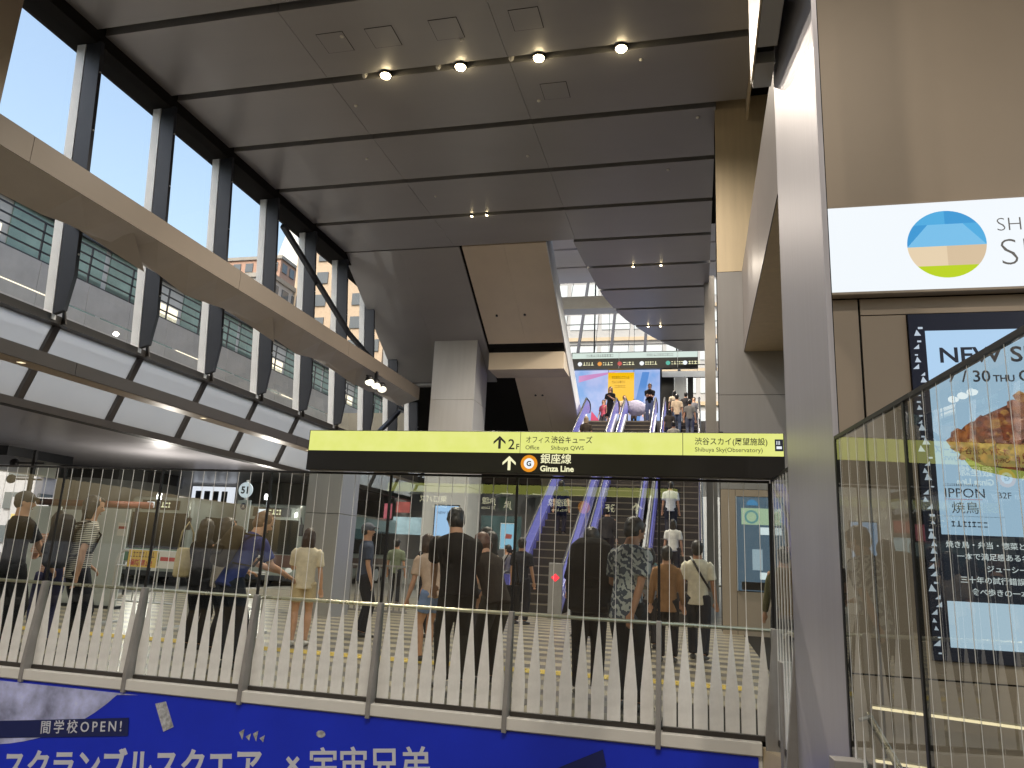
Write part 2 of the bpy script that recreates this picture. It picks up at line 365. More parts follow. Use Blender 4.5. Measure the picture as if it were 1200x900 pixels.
poly_plate("emblem", e_gr, ws, arc(ecx, ecz, er, er, 180-a_l, 360+a_l, 14), -0.006)
m_grey_ink = M("grey_ink", (0.22, 0.22, 0.23), 0.6)
text("SHIBUYA", ws, 2.715, 4.44, 0.19, m_grey_ink, -0.006, bold=-0.0035); text("SKY", ws, 2.715, 4.10, 0.38, m_grey_ink, -0.006, bold=-0.0075)
# tall digital display
ld = thing("digital_display", "tall digital poster display with skewered chicken picture on beige wall", "screen", (0, 7.38, 0))
MB().box(1.935, 4.6, 0.0, 0.03, 0.605, 3.69).build("frame", M("screen_bezel", (0.012, 0.013, 0.020), 0.25), ld)
m_navy = emit_mat("screen_navy", lin((18, 24, 40)), 0.9)
plate("border", m_navy, ld, 1.94, 4.59, 0.61, 3.685, -0.001)
plate("page", e_screen, ld, 2.075, 4.5, 1.66, 3.52, -0.004)
plate("page", emit_mat("screen_text_block", lin((22, 32, 48)), 0.9), ld, 2.075, 4.5, 1.10, 1.66, -0.004)
plate("page", emit_mat("screen_lower", lin((196, 224, 248)), 0.95), ld, 2.075, 4.5, 0.72, 1.10, -0.004)
e_tri = emit_mat("screen_triangle", lin((206, 220, 236)), 0.8)
for i in range(46):
    z = 0.66+i*0.064; x = 1.955+0.07*random.random(); s_ = 0.022+0.022*random.random(); k = random.choice((0, 1, 2))
    pts = [(x-s_*0.4, z), (x+s_, z), (x+s_, z+s_*1.3)] if k == 0 else [(x-s_*0.5, z), (x+s_, z), (x+s_*0.1, z+s_*1.5)] if k == 1 else [(x, z), (x+s_, z), (x+s_, z+s_*0.5), (x, z+s_*0.5)]
    poly_plate("pattern_mark", e_tri, ld, pts, -0.004)
m_scr_ink = emit_mat("screen_ink", lin((40, 46, 60)), 0.7); e_scr_txt = emit_mat("screen_white_text", lin((225, 235, 240)), 0.9)
text("NEW SHOP", ld, 2.17, 3.215, 0.20, m_scr_ink, -0.008, bold=0.004, xs=1.12); text("7 / 30", ld, 2.23, 3.03, 0.15, m_scr_ink, -0.008, bold=0.002); text("THU", ld, 2.60, 3.03, 0.085, m_scr_ink, -0.008, bold=0.002); text("OPEN", ld, 2.80, 3.03, 0.15, m_scr_ink, -0.008, bold=0.002)
ticks(ld, 2.12, 2.42, 2.085, 0.02, m_scr_ink, -0.008, 9); text("IPPON", ld, 2.12, 1.985, 0.115, m_scr_ink, -0.008); plate("rule", emit_mat("screen_red", lin((190, 60, 60)), 0.7), ld, 2.12, 2.42, 1.965, 1.972, -0.007, 0.001)
text("焼鳥", ld, 2.17, 1.855, 0.11, m_scr_ink, -0.008); plate("rule", m_scr_ink, ld, 2.03+0.06, 2.58, 1.818, 1.822, -0.007, 0.001); ticks(ld, 2.16, 2.46, 1.73, 0.05, m_scr_ink, -0.008, 11); text("B2F", ld, 2.535, 1.985, 0.075, m_scr_ink, -0.008)
for i, s_ in enumerate(["焼き鳥・弁当・惣菜と、角打ちとし", "一本で満足感ある名物の", "ジューシーな", "三十年の試行錯誤を重ねた", "食べ歩きの一本から"]):
    text(s_, ld, (2.10, 2.18, 2.40, 2.19, 2.27)[i], 1.555-0.098*i, 0.062, e_scr_txt, -0.008, bold=0.0006)
food = [emit_mat("food_%d" % i, lin(c), 0.75, col2=lin(d), scale=16) for i, (c, d) in enumerate([((196, 118, 58), (104, 48, 28)), ((222, 168, 92), (150, 82, 40)), ((170, 84, 44), (70, 34, 26)), ((206, 140, 110), (120, 66, 60))])]
poly_plate("food_mass", emit_mat("food_mass", lin((150, 80, 40)), 0.8, col2=lin((70, 34, 22)), scale=14), ld, [(2.23, 2.50), (2.28, 2.36), (2.45, 2.27), (2.8, 2.22), (3.6, 2.22), (3.6, 2.98), (2.95, 2.92), (2.7, 2.82), (2.5, 2.72), (2.33, 2.62)], -0.0082, 0.0009)
for i in range(150):
    t_ = random.random(); x = 2.24+t_*1.3; z = 2.33+random.random()*(0.18+0.40*min(1, t_*2.2)); r_ = 0.028+0.040*random.random()
    poly_plate("food_piece", food[i % 4], ld, [(x+r_*(0.7+0.6*random.random())*math.cos(a), z+r_*(0.5+0.6*random.random())*math.sin(a)) for a in [2*math.pi*q/7 for q in range(7)]], -0.0093-0.00001*i, 0.0008)
poly_plate("plate_rim", emit_mat("food_leaf", lin((176, 186, 88)), 0.7), ld, [(2.24, 2.42), (2.36, 2.24), (2.7, 2.16), (3.5, 2.14), (3.5, 2.46)], -0.0081, 0.0004)
# lit handrails on the stair below the display
lc = thing("corner_column", "beige clad column at the top left corner before the curtain wall", "column", (0, 0, 7.78)); MB().box(-12.12, -11.9, 9.24-1.2, 9.24, 0, 4.3).build("cladding_panel", m_beige, lc, bevel=0.01); MB().box(-12.05, -11.95, 9.24-1.1, 9.24-0.1, -0.3, 0.0).build("foot", m_steel2, lc)
for z, x0 in ((0.20, 1.40), (-0.21, 1.40)):
    h = thing("handrail", "warm lit stair handrail, %s of the two under the tall screen" % ("upper" if z > 0 else "lower"), "handrail", (x0, 7.28, z), 0, "lit stair handrails on the beige wall")
    MB().bar((0, 0, 0.012), (5, 0, -0.25), 0.05, 0.035).build("rail_bar", m_rail, h); MB().bar((0.01, -0.027, 0.006), (5, -0.027, -0.256), 0.004, 0.022).build("light_strip", e_strip, h)
    for i in range(3): MB().bar((0.35+1.2*i, 0.0, -0.03-0.06*i), (0.35+1.2*i, 0.12, -0.03-0.06*i), 0.03, 0.03).build("bracket", m_post, h)

# brushed steel pillar at the end of the fence
A6 = R(6.0)
pil = thing("metal_pillar", "tall brushed steel clad pillar between the two glass fences", "pillar", (0.62, 5.52, 0), A6)
def pw(s_, z): return s_
MB().box(0.0, 0.03, -1.09, 0, -2.4, 9.0).build("core", m_dark, pil, loc=(0.012, 0, 0))
for z0, z1 in ((-2.4, 9.0),):
    MB().box(0.0, 0.011, -1.1, 0.0, z0, z1).build("cladding_panel", m_brush, pil, bevel=0.002)
MB().box(0.0, 0.045, 0.001, 0.012, -2.4, 9.0).build("cladding_panel", m_brush, pil); MB().box(0.0, 0.03, -1.115, -1.101, -2.4, 9.0).build("edge_trim", m_brush, pil)
bk = thing("ceiling_bulkhead", "dark boxed bulkhead hanging against the top of the steel pillar", "bulkhead", (0, 0, 5.05))
for (ya, yb, dz) in ((3.2, 5.10, 0), (5.29, 5.60, 0)):
    MB().box(0.463, 0.605, ya, yb, 0, 0.9).build("box_panel", m_panel, bk, bevel=0.003)
MB().box(0.48, 0.60, 3.2, 5.6, 0.10, 0.95).build("shadow_gap", m_dark, bk); MB().box(0.447, 0.459, 3.2, 5.55, 0.0, 0.9).build("side_fascia", m_beige2, bk)
# panelled wall beyond (beige above, grey stone below), with beam
bw = thing("panel_wall", "tall narrow wall, warm beige above and grey below, right of escalators", "wall", (0, 16.6, 0))
MB().box(0.50, 6, 0.01, 1.2, 0, 12.3).build("backing", m_dark, bw)
for z0, z1, m in ((7.86, 12.3, m_beige2), (5.0, 7.85, m_greyclad), (2.95, 4.99, m_greyclad)):
    for x0, x1 in ((0.49, 2.2), (2.205, 6)): MB().box(x0, x1, 0, 0.012, z0, z1).build("panel", m, bw, bevel=0.002)
for (x0, x1, z0, z1) in ((0.49, 0.78, 0.0, 2.94), (0.79, 1.75, 0.0, 0.86), (1.76, 2.4, 0.0, 2.94), (2.405, 6, 0.0, 2.94), (0.79, 1.75, 2.80, 2.94)): MB().box(x0, x1, 0, 0.012, z0, z1).build("panel", m_beige, bw, bevel=0.002)
bm_ = thing("soffit_beam", "deep grey clad beam running back to the panel wall behind the pillar", "beam", (0, 0, 5.97))
for y0, y1 in ((7.75, 12.2), (12.205, 16.595)):
    MB().box(1.03, 1.045, y0, y1, 0, 1.9).build("side_panel", M("beam_side_grey", (0.17, 0.155, 0.155), 0.4, 0.2, var=0.05, scale=1.2), bm_); MB().box(1.046, 3.0, y0, y1, 0, 0.012).build("soffit_panel", m_beige2, bm_)
MB().box(1.05, 3.0, 7.75, 16.595, 0.02, 1.9).build("core", m_dark, bm_)
kd = thing("wall_kiosk", "glazed wall display with green ring notice set in the beige wall", "display", (0, 16.6, 0))
MB().box(0.80, 1.74, 0.0, 0.009, 0.88, 2.79).build("back_panel", M("kiosk_blue_grey", lin((78, 92, 108)), 0.25, 0, emit=0.25, ecol=lin((90, 110, 130))), kd)
plate("notice", emit_mat("kiosk_notice", lin((205, 226, 190)), 0.75), kd, 0.90, 1.70, 2.22, 2.56, -0.001); poly_plate("notice_ring", emit_mat("kiosk_ring", lin((120, 176, 180)), 0.7), kd, arc(1.10, 2.38, 0.14, 0.14, 0, 350, 20), -0.006); poly_plate("notice_ring", emit_mat("kiosk_ring_in", lin((205, 226, 190)), 0.75), kd, arc(1.10, 2.38, 0.10, 0.10, 0, 350, 20), -0.010)
poly_plate("blue_disc", emit_mat("kiosk_blue", lin((92, 160, 214)), 0.75), kd, arc(1.12, 2.62, 0.12, 0.12, 0, 180, 14), -0.004)
plate("label_strip", e_white, kd, 1.27, 1.70, 2.02, 2.17, -0.003); plate("label_strip", e_white, kd, 1.24, 1.60, 1.12, 1.26, -0.003); plate("door_leaf", M("kiosk_pale", lin((150, 160, 172)), 0.3, emit=0.35, ecol=lin((150, 165, 180))), kd, 1.10, 1.30, 1.30, 1.72, -0.003); plate("dark_slot", m_blackpanel, kd, 0.88, 1.70, 0.90, 1.06, -0.003)
MB().box(0.79, 1.75, -0.05, -0.04, 0.87, 2.80).build("cover_glass", m_glass, kd)
for x in (0.79, 1.74): MB().box(x, x+0.012, -0.055, 0.0, 0.87, 2.80).build("frame", m_alu, kd)
nc = thing("slim_column", "slim dark beige column beside the escalators at the far end", "column", (0.53, 28.5, 0))
for z0, z1 in ((0, 6.0), (6.01, 12.3)): MB().box(-0.19, 0.19, -0.4, 0.4, z0, z1).build("cladding_panel", M("slim_column_clad", (0.25, 0.235, 0.21), 0.45, 0.2, var=0.05), nc, bevel=0.004)

# ================================================================== GLASS FENCES
def picket_mesh(tip, wide, rr=0.0019):
    a = 0.054; return MB().prism([(-a, 0.03), (a, 0.03), (a, wide), (0.0045, tip), (rr*1.1, tip+0.08), (rr, 1.985), (-rr, 1.985), (-rr*1.1, tip+0.08), (-0.0045, tip), (-a, wide)], 'Y', -rr, rr).mesh("picket", m_picket)
picket_tall, picket_low = picket_mesh(0.80, 0.27), picket_mesh(0.50, 0.10, 0.0009)
def glass_fence(label, p0, rz, xs, picket_me=picket_tall, post_top=0.83, rail=(0.805, 0.805), gm=m_glass):
    """xs: post positions along the fence in its own frame."""
    t = thing("glass_fence", label, "fence", (p0[0], p0[1], 0), rz, "glass fences round the stairwell")
    for a, b in zip(xs, xs[1:]):
        MB().box(a+0.012, b-0.012, -0.006, 0.006, 0.025, 1.985).build("glass_pane", gm, t)
        n = max(1, round((b-a-0.06)/0.128)); st = (b-a-0.05)/n
        for i in range(n): link("picket", picket_me, t, (a+0.025+st*(i+0.5), -0.0095, 0))
        MB().box(a+0.03, b-0.03, -0.02, 0.03, -0.012, 0.024).build("bottom_channel", m_steel2, t)
    for k, x in enumerate(xs):
        MB().prism([(-0.105, -0.13 if post_top > 0.5 else -0.8), (0.04, -0.13 if post_top > 0.5 else -0.8), (0.04, post_top), (-0.03, post_top), (-0.105, post_top-0.77)], 'X', x-0.02, x+0.02).build("post", m_post, t, bevel=0.004)
        MB().box(x-0.011, x+0.011, -0.01, 0.01, post_top+0.002, 1.985).build("glass_joint", m_black, t)
    MB().box(xs[0], xs[-1], -0.012, 0.012, 1.986, 2.006).build("top_cap", m_black, t)
    MB().tube([(xs[0]-0.05, 0.10, rail[0]), (xs[-1], 0.10, rail[1])], 0.017, 10).build("rail", m_rail, t, smooth=True)
    for x in xs: MB().tube([(x, 0.04, rail[0]+(rail[1]-rail[0])*(x-xs[0])/(xs[-1]-xs[0])-0.02), (x, 0.10, rail[0]+(rail[1]-rail[0])*(x-xs[0])/(xs[-1]-xs[0]))], 0.010, 8).build("rail_bracket", m_post, t)
    return t
glass_fence("long glass fence with white spiked pickets above the blue banner", (0, FY), 0, [-8.96, -7.72, -6.48, -5.29, -4.05, -2.79, -1.57, -0.315, 0.585])
glass_fence("short return of glass fence between long fence and steel pillar", (0.60, FY-0.06), R(-87), [0.02, 0.98])
glass_fence("near glass fence with tall clear panes in front of tall screen", (0.742, 4.39), R(-84), [0.02, 1.02, 2.22, 3.42], picket_low, 0.22, (0.58, -0.75), m_glass_n)
for (x, y, z0, z1, lab) in ((0.66, 6.25, -1.5, 0.62, "grey steel end post beside the long glass fence's right end"), (0.70, 4.24, -1.5, 0.40, "grey steel foot post at the base of the steel pillar")):
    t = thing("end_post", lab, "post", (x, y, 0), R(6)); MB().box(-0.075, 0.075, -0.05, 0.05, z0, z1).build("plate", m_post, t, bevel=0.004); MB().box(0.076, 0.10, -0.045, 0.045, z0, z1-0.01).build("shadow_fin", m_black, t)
# ---- wall under the fence with the blue banner
sw = thing("stair_wall", "white topped wall under the long glass fence", "wall", (0, FY, 0))
MB().box(-9.2, 0.47, -0.09, 0.05, -0.108, -0.013).build("coping", m_white, sw, bevel=0.006); MB().box(-9.2, 0.47, -0.06, 0.05, -2.4, -0.109).build("wall_face", m_white, sw); MB().prism([(0.475, -0.06), (0.62, -0.35), (0.70, -0.35), (0.70, 0.05), (0.475, 0.05)], 'Z', -2.4, -0.06).build("end_return", m_beige2, sw)
m_blue = M("banner_blue", lin((20, 48, 205)), 0.45, 0, var=0.10, scale=1.2, bump=0.02, bscale=5)
bn = thing("wall_banner", "blue space themed banner with white Japanese lettering below the glass fence", "banner", (0, FY-0.066, 0))
MB().box(-9.1, 0.44, -0.004, 0, -1.6, -0.118).build("sheet", m_blue, bn)
m_moon = M("moon_print", lin((176, 182, 224)), 0.55, 0, var=0.55, scale=3.2, bump=0.0); m_bwhite = M("banner_white", (0.62, 0.64, 0.72), 0.5)
poly_plate("moon_print", m_moon, bn, [(-9.0, -0.142), (-5.13, -0.142)]+[(-7.0+2.0*math.cos(R(a)), 0.62+1.36*math.sin(R(a))) for a in range(-35, -86, -5)]+[(-9.0, -0.76)], -0.005)
poly_plate("title_strip", M("banner_navy", lin((22, 34, 92)), 0.5), bn, [(-9.0, -0.92), (-5.17, -0.50), (-5.19, -0.345), (-9.0, -0.765)], -0.0085)
text("間学校OPEN!", bn, -5.24, -0.465, 0.125, m_bwhite, -0.013, align='RIGHT', bold=0.001, tilt=6.2, track=1.42)
text("スクランブルスクエア", bn, -3.74, -0.715, 0.292, m_bwhite, -0.0065, align='RIGHT', bold=0.008, xs=0.955, tilt=6.0)
text("×", bn, -3.45, -0.665, 0.27, m_bwhite, -0.0065, align='CENTER', bold=0.006, tilt=6.0)
text("宇宙兄弟", bn, -2.17, -0.545, 0.29, m_bwhite, -0.0065, align='RIGHT', bold=0.0045, xs=0.98, tilt=6.0)
m_sat = M("satellite_print", (0.42, 0.43, 0.46), 0.5, 0, var=0.5, scale=30)
poly_plate("satellite_print", m_sat, bn, [(-4.93, -0.20), (-4.82, -0.17), (-4.70, -0.38), (-4.80, -0.43)], -0.0065)
for i in range(4): poly_plate("satellite_print", m_sat, bn, [(-4.02+0.07*i, -0.36-0.03*(i % 2)), (-3.97+0.07*i, -0.33-0.03*(i % 2)), (-3.98+0.07*i, -0.42)], -0.0065)
poly_plate("satellite_print", m_sat, bn, arc(-3.22, -0.30, 0.045, 0.03, 0, 330, 8), -0.0065)
poly_plate("solar_array_print", M("solar_print", lin((26, 36, 96)), 0.4), bn, [(-1.25, -0.42), (-0.75, -0.18), (-0.72, -0.30), (-1.1, -0.50)], -0.0065)

# ================================================================== HANGING SIGN OVER THE FENCE
sg = thing("wayfinding_sign", "wide overhead sign, yellow band above black band, over glass fence", "sign", (0, 6.44, 0))
MB().box(-3.60, 0.70, 0.0, 0.10, 2.005, 2.385).build("casing", m_blackpanel, sg, bevel=0.004)
for x0, x1 in ((-3.59, -1.525), (-1.520, -0.115), (-0.110, 0.692)): plate("yellow_panel", e_yellow, sg, x0, x1, 2.190, 2.378, -0.001)
plate("black_panel", m_blackpanel, sg, -3.59, 0.692, 2.012, 2.186, -0.001, 0.002)
def arrow(parent, x, z, s_, mat, y, up=True):
    poly_plate("arrow", mat, parent, [(x-0.10*s_, z), (x+0.10*s_, z), (x+0.10*s_, z+0.75*s_), (x-0.10*s_, z+0.75*s_)], y)
    poly_plate("arrow", mat, parent, [(x, z+1.0*s_), (x-0.48*s_, z+0.55*s_), (x-0.48*s_, z+0.36*s_), (x, z+0.78*s_), (x+0.48*s_, z+0.36*s_), (x+0.48*s_, z+0.55*s_)], y-0.0031)
arrow(sg, -1.712, 2.225, 0.115, m_ink, -0.006); text("2", sg, -1.635, 2.222, 0.13, m_ink, -0.006, bold=0.001); text("F", sg, -1.562, 2.222, 0.07, m_ink, -0.006, bold=0.001)
text("オフィス", sg, -1.475, 2.285, 0.068, m_ink, -0.006, xs=0.82); text("渋谷キューズ", sg, -1.245, 2.285, 0.068, m_ink, -0.006, xs=0.90, bold=0.0006); text("Office", sg, -1.475, 2.222, 0.052, m_ink, -0.006); text("Shibuya QWS", sg, -1.245, 2.222, 0.052, m_ink, -0.006)
text("渋谷スカイ(展望施設)", sg, -0.015, 2.285, 0.066, m_ink, -0.006, bold=0.0005, xs=0.92); text("Shibuya Sky(Observatory)", sg, -0.015, 2.222, 0.052, m_ink, -0.006)
plate("pictogram", M("pictogram_navy", (0.02, 0.03, 0.06), 0.4), sg, 0.625, 0.69, 2.232, 2.330, -0.006, 0.002); text("III", sg, 0.634, 2.285, 0.045, e_white, -0.009); plate("pictogram_bar", e_white, sg, 0.637, 0.678, 2.250, 2.272, -0.009, 0.001)
arrow(sg, -1.615, 2.035, 0.125, e_text, -0.004)
e_or = emit_mat("line_orange", lin((240, 150, 20)), 0.9)
poly_plate("line_ring", e_or, sg, arc(-1.435, 2.097, 0.075, 0.075, 0, 350, 28), -0.004); poly_plate("line_disc", e_white, sg, arc(-1.435, 2.097, 0.046, 0.046, 0, 350, 24), -0.0075, 0.002); text("G", sg, -1.435, 2.075, 0.062, m_ink, -0.010, align='CENTER', bold=0.002)
text("銀座線", sg, -1.335, 2.108, 0.092, e_text, -0.004, bold=0.0009); text("Ginza Line", sg, -1.335, 2.032, 0.070, e_text, -0.004, bold=0.0018)
for x in (-2.9, 0.2): MB().tube([(x, 0.05, 2.386), (x, 0.05, 2.40)], 0.02, 8).build("hanger", m_steel, sg)
# sign behind the viewer, seen mirrored in the fence glass
e_y2 = emit_mat("rear_sign_yellow", lin((226, 232, 118)), 2.6); e_t2 = emit_mat("rear_sign_text", lin((250, 246, 200)), 4.5)
s2 = thing("overhead_sign", "overhead sign seen mirrored in the fence glass, yellow and black", "sign", (0, -1.2, 0))
MB().box(-6.2, -0.3, -0.1, 0.0, 2.14, 2.72).build("casing", m_blackpanel, s2)
MB().box(-6.15, -0.35, 0.001, 0.004, 2.52, 2.70).build("yellow_panel", e_y2, s2)
arrow(s2, -1.1, 2.22, 0.2, e_t2, 0.006); text("3F", s2, -1.5, 2.24, 0.2, e_t2, 0.006, face=1, bold=0.003); text("銀座線", s2, -2.35, 2.33, 0.15, e_t2, 0.006, face=1, bold=0.003); text("Ginza Line", s2, -2.35, 2.22, 0.09, e_t2, 0.006, face=1)
MB().prism(arc(-2.1, 2.31, 0.12, 0.12, 0, 350, 20), 'Y', 0.001, 0.005).build("line_ring", emit_mat("rear_orange", lin((240, 150, 20)), 3.0), s2); MB().box(-3.78, -3.48, 0.001, 0.005, 2.2, 2.46).build("line_block", emit_mat("rail_green", lin((70, 150, 60)), 0.6), s2); text("JR", s2, -3.53, 2.26, 0.17, e_t2, 0.007, face=1, bold=0.003); text("JR線", s2, -3.85, 2.33, 0.15, e_t2, 0.006, face=1, bold=0.003); text("JR Lines", s2, -3.85, 2.22, 0.09, e_t2, 0.006, face=1)
text("東口バス", s2, -4.85, 2.33, 0.15, e_t2, 0.006, face=1, bold=0.003); text("East Bus", s2, -4.85, 2.22, 0.09, e_t2, 0.006, face=1)
for x in (-5.5, -1.0): MB().tube([(x, -0.05, 2.72), (x, -0.05, 12.0)], 0.02, 8).build("hanger", m_steel, s2)
# ================================================================== GLASS CURTAIN WALL ON THE LEFT
cw = thing("curtain_wall", "leaning glass curtain wall with dark fins along the left side", "glass wall")
KX, KZ = -11.9, 5.5                                        # fold line
TX, TZ = -12.42, 11.75                                     # head
def fx(z): return KX+(TX-KX)*(z-KZ)/(TZ-KZ)
mull = MB()
prof = [(fx(5.7)-0.36, 5.55), (fx(5.7)-0.12, 5.62), (fx(6.3)+0.02, 6.35), (fx(TZ)+0.02, TZ), (fx(TZ)-0.36, TZ)]
fin_me = MB().prism(prof, 'Y', -0.045, 0.045).mesh("mullion", m_steel)
cap_me = MB().prism([(fx(5.5)-0.60, 5.45), (fx(5.5)-0.38, 5.45), (fx(TZ)-0.38, TZ), (fx(TZ)-0.60, TZ)], 'Y', -0.05, 0.05).mesh("mullion_cap", m_alu)
pane_me = MB().prism([(fx(5.6)-0.40, 5.6), (fx(5.6)-0.385, 5.6), (fx(TZ)-0.385, TZ), (fx(TZ)-0.40, TZ)], 'Y', 0.05, 2.36).mesh("glass_pane", m_glass_f)
low_me = MB().prism([(-12.55, 5.42), (-12.42, 5.48), (-13.05, 3.88), (-13.18, 3.88)], 'Y', -0.075, 0.075).mesh("canopy_rib", m_steel2)
lp_me = MB().prism([(-12.52, 5.44), (-12.50, 5.45), (-13.13, 3.90), (-13.15, 3.89)], 'Y', 0.08, 2.33).mesh("canopy_pane", m_frost)
bolt_me = MB().tube([(0, 0, 0), (0.02, 0, 0)], 0.02, 8).mesh("bolt", m_alu)
MY = [11.53+2.41*k-0.0 for k in range(-3, 12)]
for y in MY:
    link("mullion", fin_me, cw, (0, y, 0)); link("mullion_cap", cap_me, cw, (0, y, 0)); link("glass_pane", pane_me, cw, (0, y, 0))
    link("canopy_rib", low_me, cw, (0, y+0.3, 0)); link("canopy_pane", lp_me, cw, (0, y+0.3, 0))
    MB().prism([(KX-0.40, 5.42), (KX-0.30, 5.42), (KX-0.46, 5.95)], 'Y', y+0.22, y+0.26).build("rib_spike", m_steel2, cw)
    link("bolt", bolt_me, cw, (-12.55, y+0.05, 11.9))
    for z in (6.8, 8.2, 9.6, 11.0): link("bolt", bolt_me, cw, (fx(z)+0.02, y, z))
Y0, Y1 = MY[0], MY[-1]+2.4
MB().box(-13.25, -12.50, Y0-4, Y1, 11.72, 12.28).build("head_beam", m_dark, cw)
MB().box(-12.58, -12.30, Y0-4, Y1, 5.40, 5.56).build("fold_rail", m_steel2, cw); MB().box(-13.30, -13.0, Y0-4, Y1, 3.76, 3.92).build("bottom_rail", m_steel2, cw)
for (ya, za, yb, zb) in ((18.9, 10.9, 23.6, 8.9), (23.6, 8.9, 28.4, 7.9), (26.2, 5.7, 28.4, 7.0)):
    MB().bar((fx(za)+0.1, ya, za), (fx(zb)+0.1, yb, zb), 0.14, 0.14).build("brace", m_steel, cw)
# walkway beams along the curtain wall
b1 = thing("walkway_beam", "beige box beam with folded underside crossing the curtain wall", "beam", (0, 0, 0))
for ya, yb in ((3.0, 9.0), (9.01, 15.0), (15.01, 21.0), (21.01, 27.4)):
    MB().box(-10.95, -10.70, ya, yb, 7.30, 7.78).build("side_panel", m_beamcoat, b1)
fold = MB(); n = 24
for i in range(n):
    y = 3.0+24.4*i/n; y2 = 3.0+24.4*(i+1)/n; zz = lambda q: 7.33-0.34*abs(((q*0.42) % 2)-1)
    fold.add([(-10.71, y, 7.30), (-10.71, y2, 7.30), (-11.5, y2, zz(y2)-0.12), (-11.5, y, zz(y)-0.12), (-12.15, y2, 7.36), (-12.15, y, 7.36)], [(0, 1, 2, 3), (3, 2, 4, 5)])
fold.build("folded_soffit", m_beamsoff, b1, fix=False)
for i in range(4): MB().add([(-10.9, 6.5+5.2*i, 7.26), (-11.9, 6.1+5.2*i, 7.25), (-11.4, 7.5+5.2*i, 6.86), (-11.5, 6.6+5.2*i, 7.45)], [(0, 1, 2), (0, 2, 3), (1, 3, 2), (0, 3, 1)]).build("soffit_bracket", m_beamsoff, b1)
MB().box(-12.15, -10.96, 3.0, 27.4, 7.5, 7.76).build("top_deck", m_beamcoat, b1)
b2 = thing("lower_beam", "slim brown beam in front of the canopy panes", "beam", (0, 0, 0))
for ya, yb in ((3.0, 11.0), (11.01, 19.0), (19.01, 30.0)): MB().box(-11.03, -11.0, ya, yb, 4.16, 4.40).build("side_panel", m_steel2, b2); MB().box(-11.42, -11.031, ya, yb, 4.15, 4.165).build("soffit_panel", m_beige, b2)
MB().box(-11.42, -11.031, 3.0, 30.0, 4.17, 4.38).build("core", m_dark, b2)
for i in range(5): MB().box(-11.25, -11.15, 5+5*i, 5.1+5*i, 4.146, 4.1495).build("beam_lamp", e_strip, b2)
tl = thing("triple_spotlight", "three warm spotlights in a row clipped to the beige beam", "spotlight", (-10.68, 23.2, 7.0))
MB().bar((0.0, -0.75, 0.04), (0.0, 0.75, 0.04), 0.06, 0.05).build("bracket", m_black, tl); MB().box(-0.05, 0.05, -0.05, 0.05, 0.05, 0.36).build("mount", m_black, tl)
for k in (-1, 0, 1):
    y = 0.52*k; MB().tube([(0.0, y, 0.02), (0.06, y-0.10, -0.16)], [0.13, 0.17], 14).build("lamp_head", m_black, tl, smooth=True); MB().tube([(0.061, y-0.101, -0.161), (0.063, y-0.105, -0.167)], [0.155, 0.15], 14).build("lens", emit_mat("spot_lens_%d" % (k+1), (1.0, 0.9, 0.68), 2.2), tl)

# ================================================================== STAIR / ESCALATOR UNDERSIDES AND CENTRE COLUMN
S = math.tan(R(30))
def slope_z(y): return 12.0-(y-23.58)*S
en = thing("stair_enclosure", "sloping clad underside of a stair dropping from the ceiling", "stair")
def slab(name, mat, x0, x1, y0, y1, th=0.05, off=0.0, par=en):
    return MB().add([(x0, y0, slope_z(y0)+off), (x1, y0, slope_z(y0)+off), (x1, y1, slope_z(y1)+off), (x0, y1, slope_z(y1)+off), (x0, y0, slope_z(y0)+off+th), (x1, y0, slope_z(y0)+off+th), (x1, y1, slope_z(y1)+off+th), (x0, y1, slope_z(y1)+off+th)],
                    [(0,3,2,1),(4,5,6,7),(0,1,5,4),(1,2,6,5),(2,3,7,6),(3,0,4,7)]).build(name, mat, par)
slab("soffit_panel", m_panel, -12.62, -10.4, 23.58, 29.6); slab("soffit_panel", m_panel, -10.395, -8.13, 23.58, 29.6)
slab("soffit_panel", m_soff, -8.03, -6.51, 23.58, 27.7); slab("soffit_panel", m_soff, -6.505, -5.0, 23.58, 27.7)
slab("soffit_panel", m_soff, -7.3, -6.2, 29.2, 40.0, off=-0.02); slab("soffit_panel", m_soff, -6.195, -5.0, 29.2, 40.0, off=-0.02)
slab("core", m_dark, -12.6, -5.02, 23.6, 40, th=0.9, off=0.06)
slab("side_panel", m_alu, -4.998, -4.96, 23.58, 31.5, th=0.95); slab("side_panel", m_alu, -4.998, -4.96, 31.51, 40, th=0.95)
MB().box(-8.05, -5.0, 27.9, 29.3, 8.62, 9.32).build("ledge_box", m_soff, en, bevel=0.01); MB().box(-7.9, -5.05, 27.95, 29.0, 9.33, 9.6).build("ledge_recess", m_dark, en)
MB().box(-12.6, -10.3, 29.6, 36, 8.40, 8.5).build("flat_soffit", m_panel, en); MB().box(-12.6, -10.3, 36, 36.2, 4, 8.4).build("end_panel", m_greyclad, en)
for (x, y) in ((-7.4, 26.4), (-6.3, 26.4), (-6.3, 30.3), (-6.6, 30.3)): MB().tube([(x, y, slope_z(y)-0.05), (x, y, slope_z(y)+0.02)], 0.045, 10).build("sprinkler", m_steel, en)
cc = thing("square_column", "broad grey clad column standing under the sloping stair", "column", (-9.35, 28.35, 0))
for z0, z1 in ((0, 3.9), (3.91, 7.3), (7.31, 9.75)): MB().box(-0.9, 0.9, -0.85, 0.85, z0, z1).build("cladding_panel", m_colclad, cc, bevel=0.006)
g1 = thing("grey_column", "grey square column rising behind the fence near the bus bay", "column", (-7.35, 14.4, 0))
for z0, z1 in ((0, 2.0), (2.01, 3.05)): MB().box(-0.38, 0.38, -0.4, 0.4, z0, z1).build("cladding_panel", m_greyclad, g1, bevel=0.006)
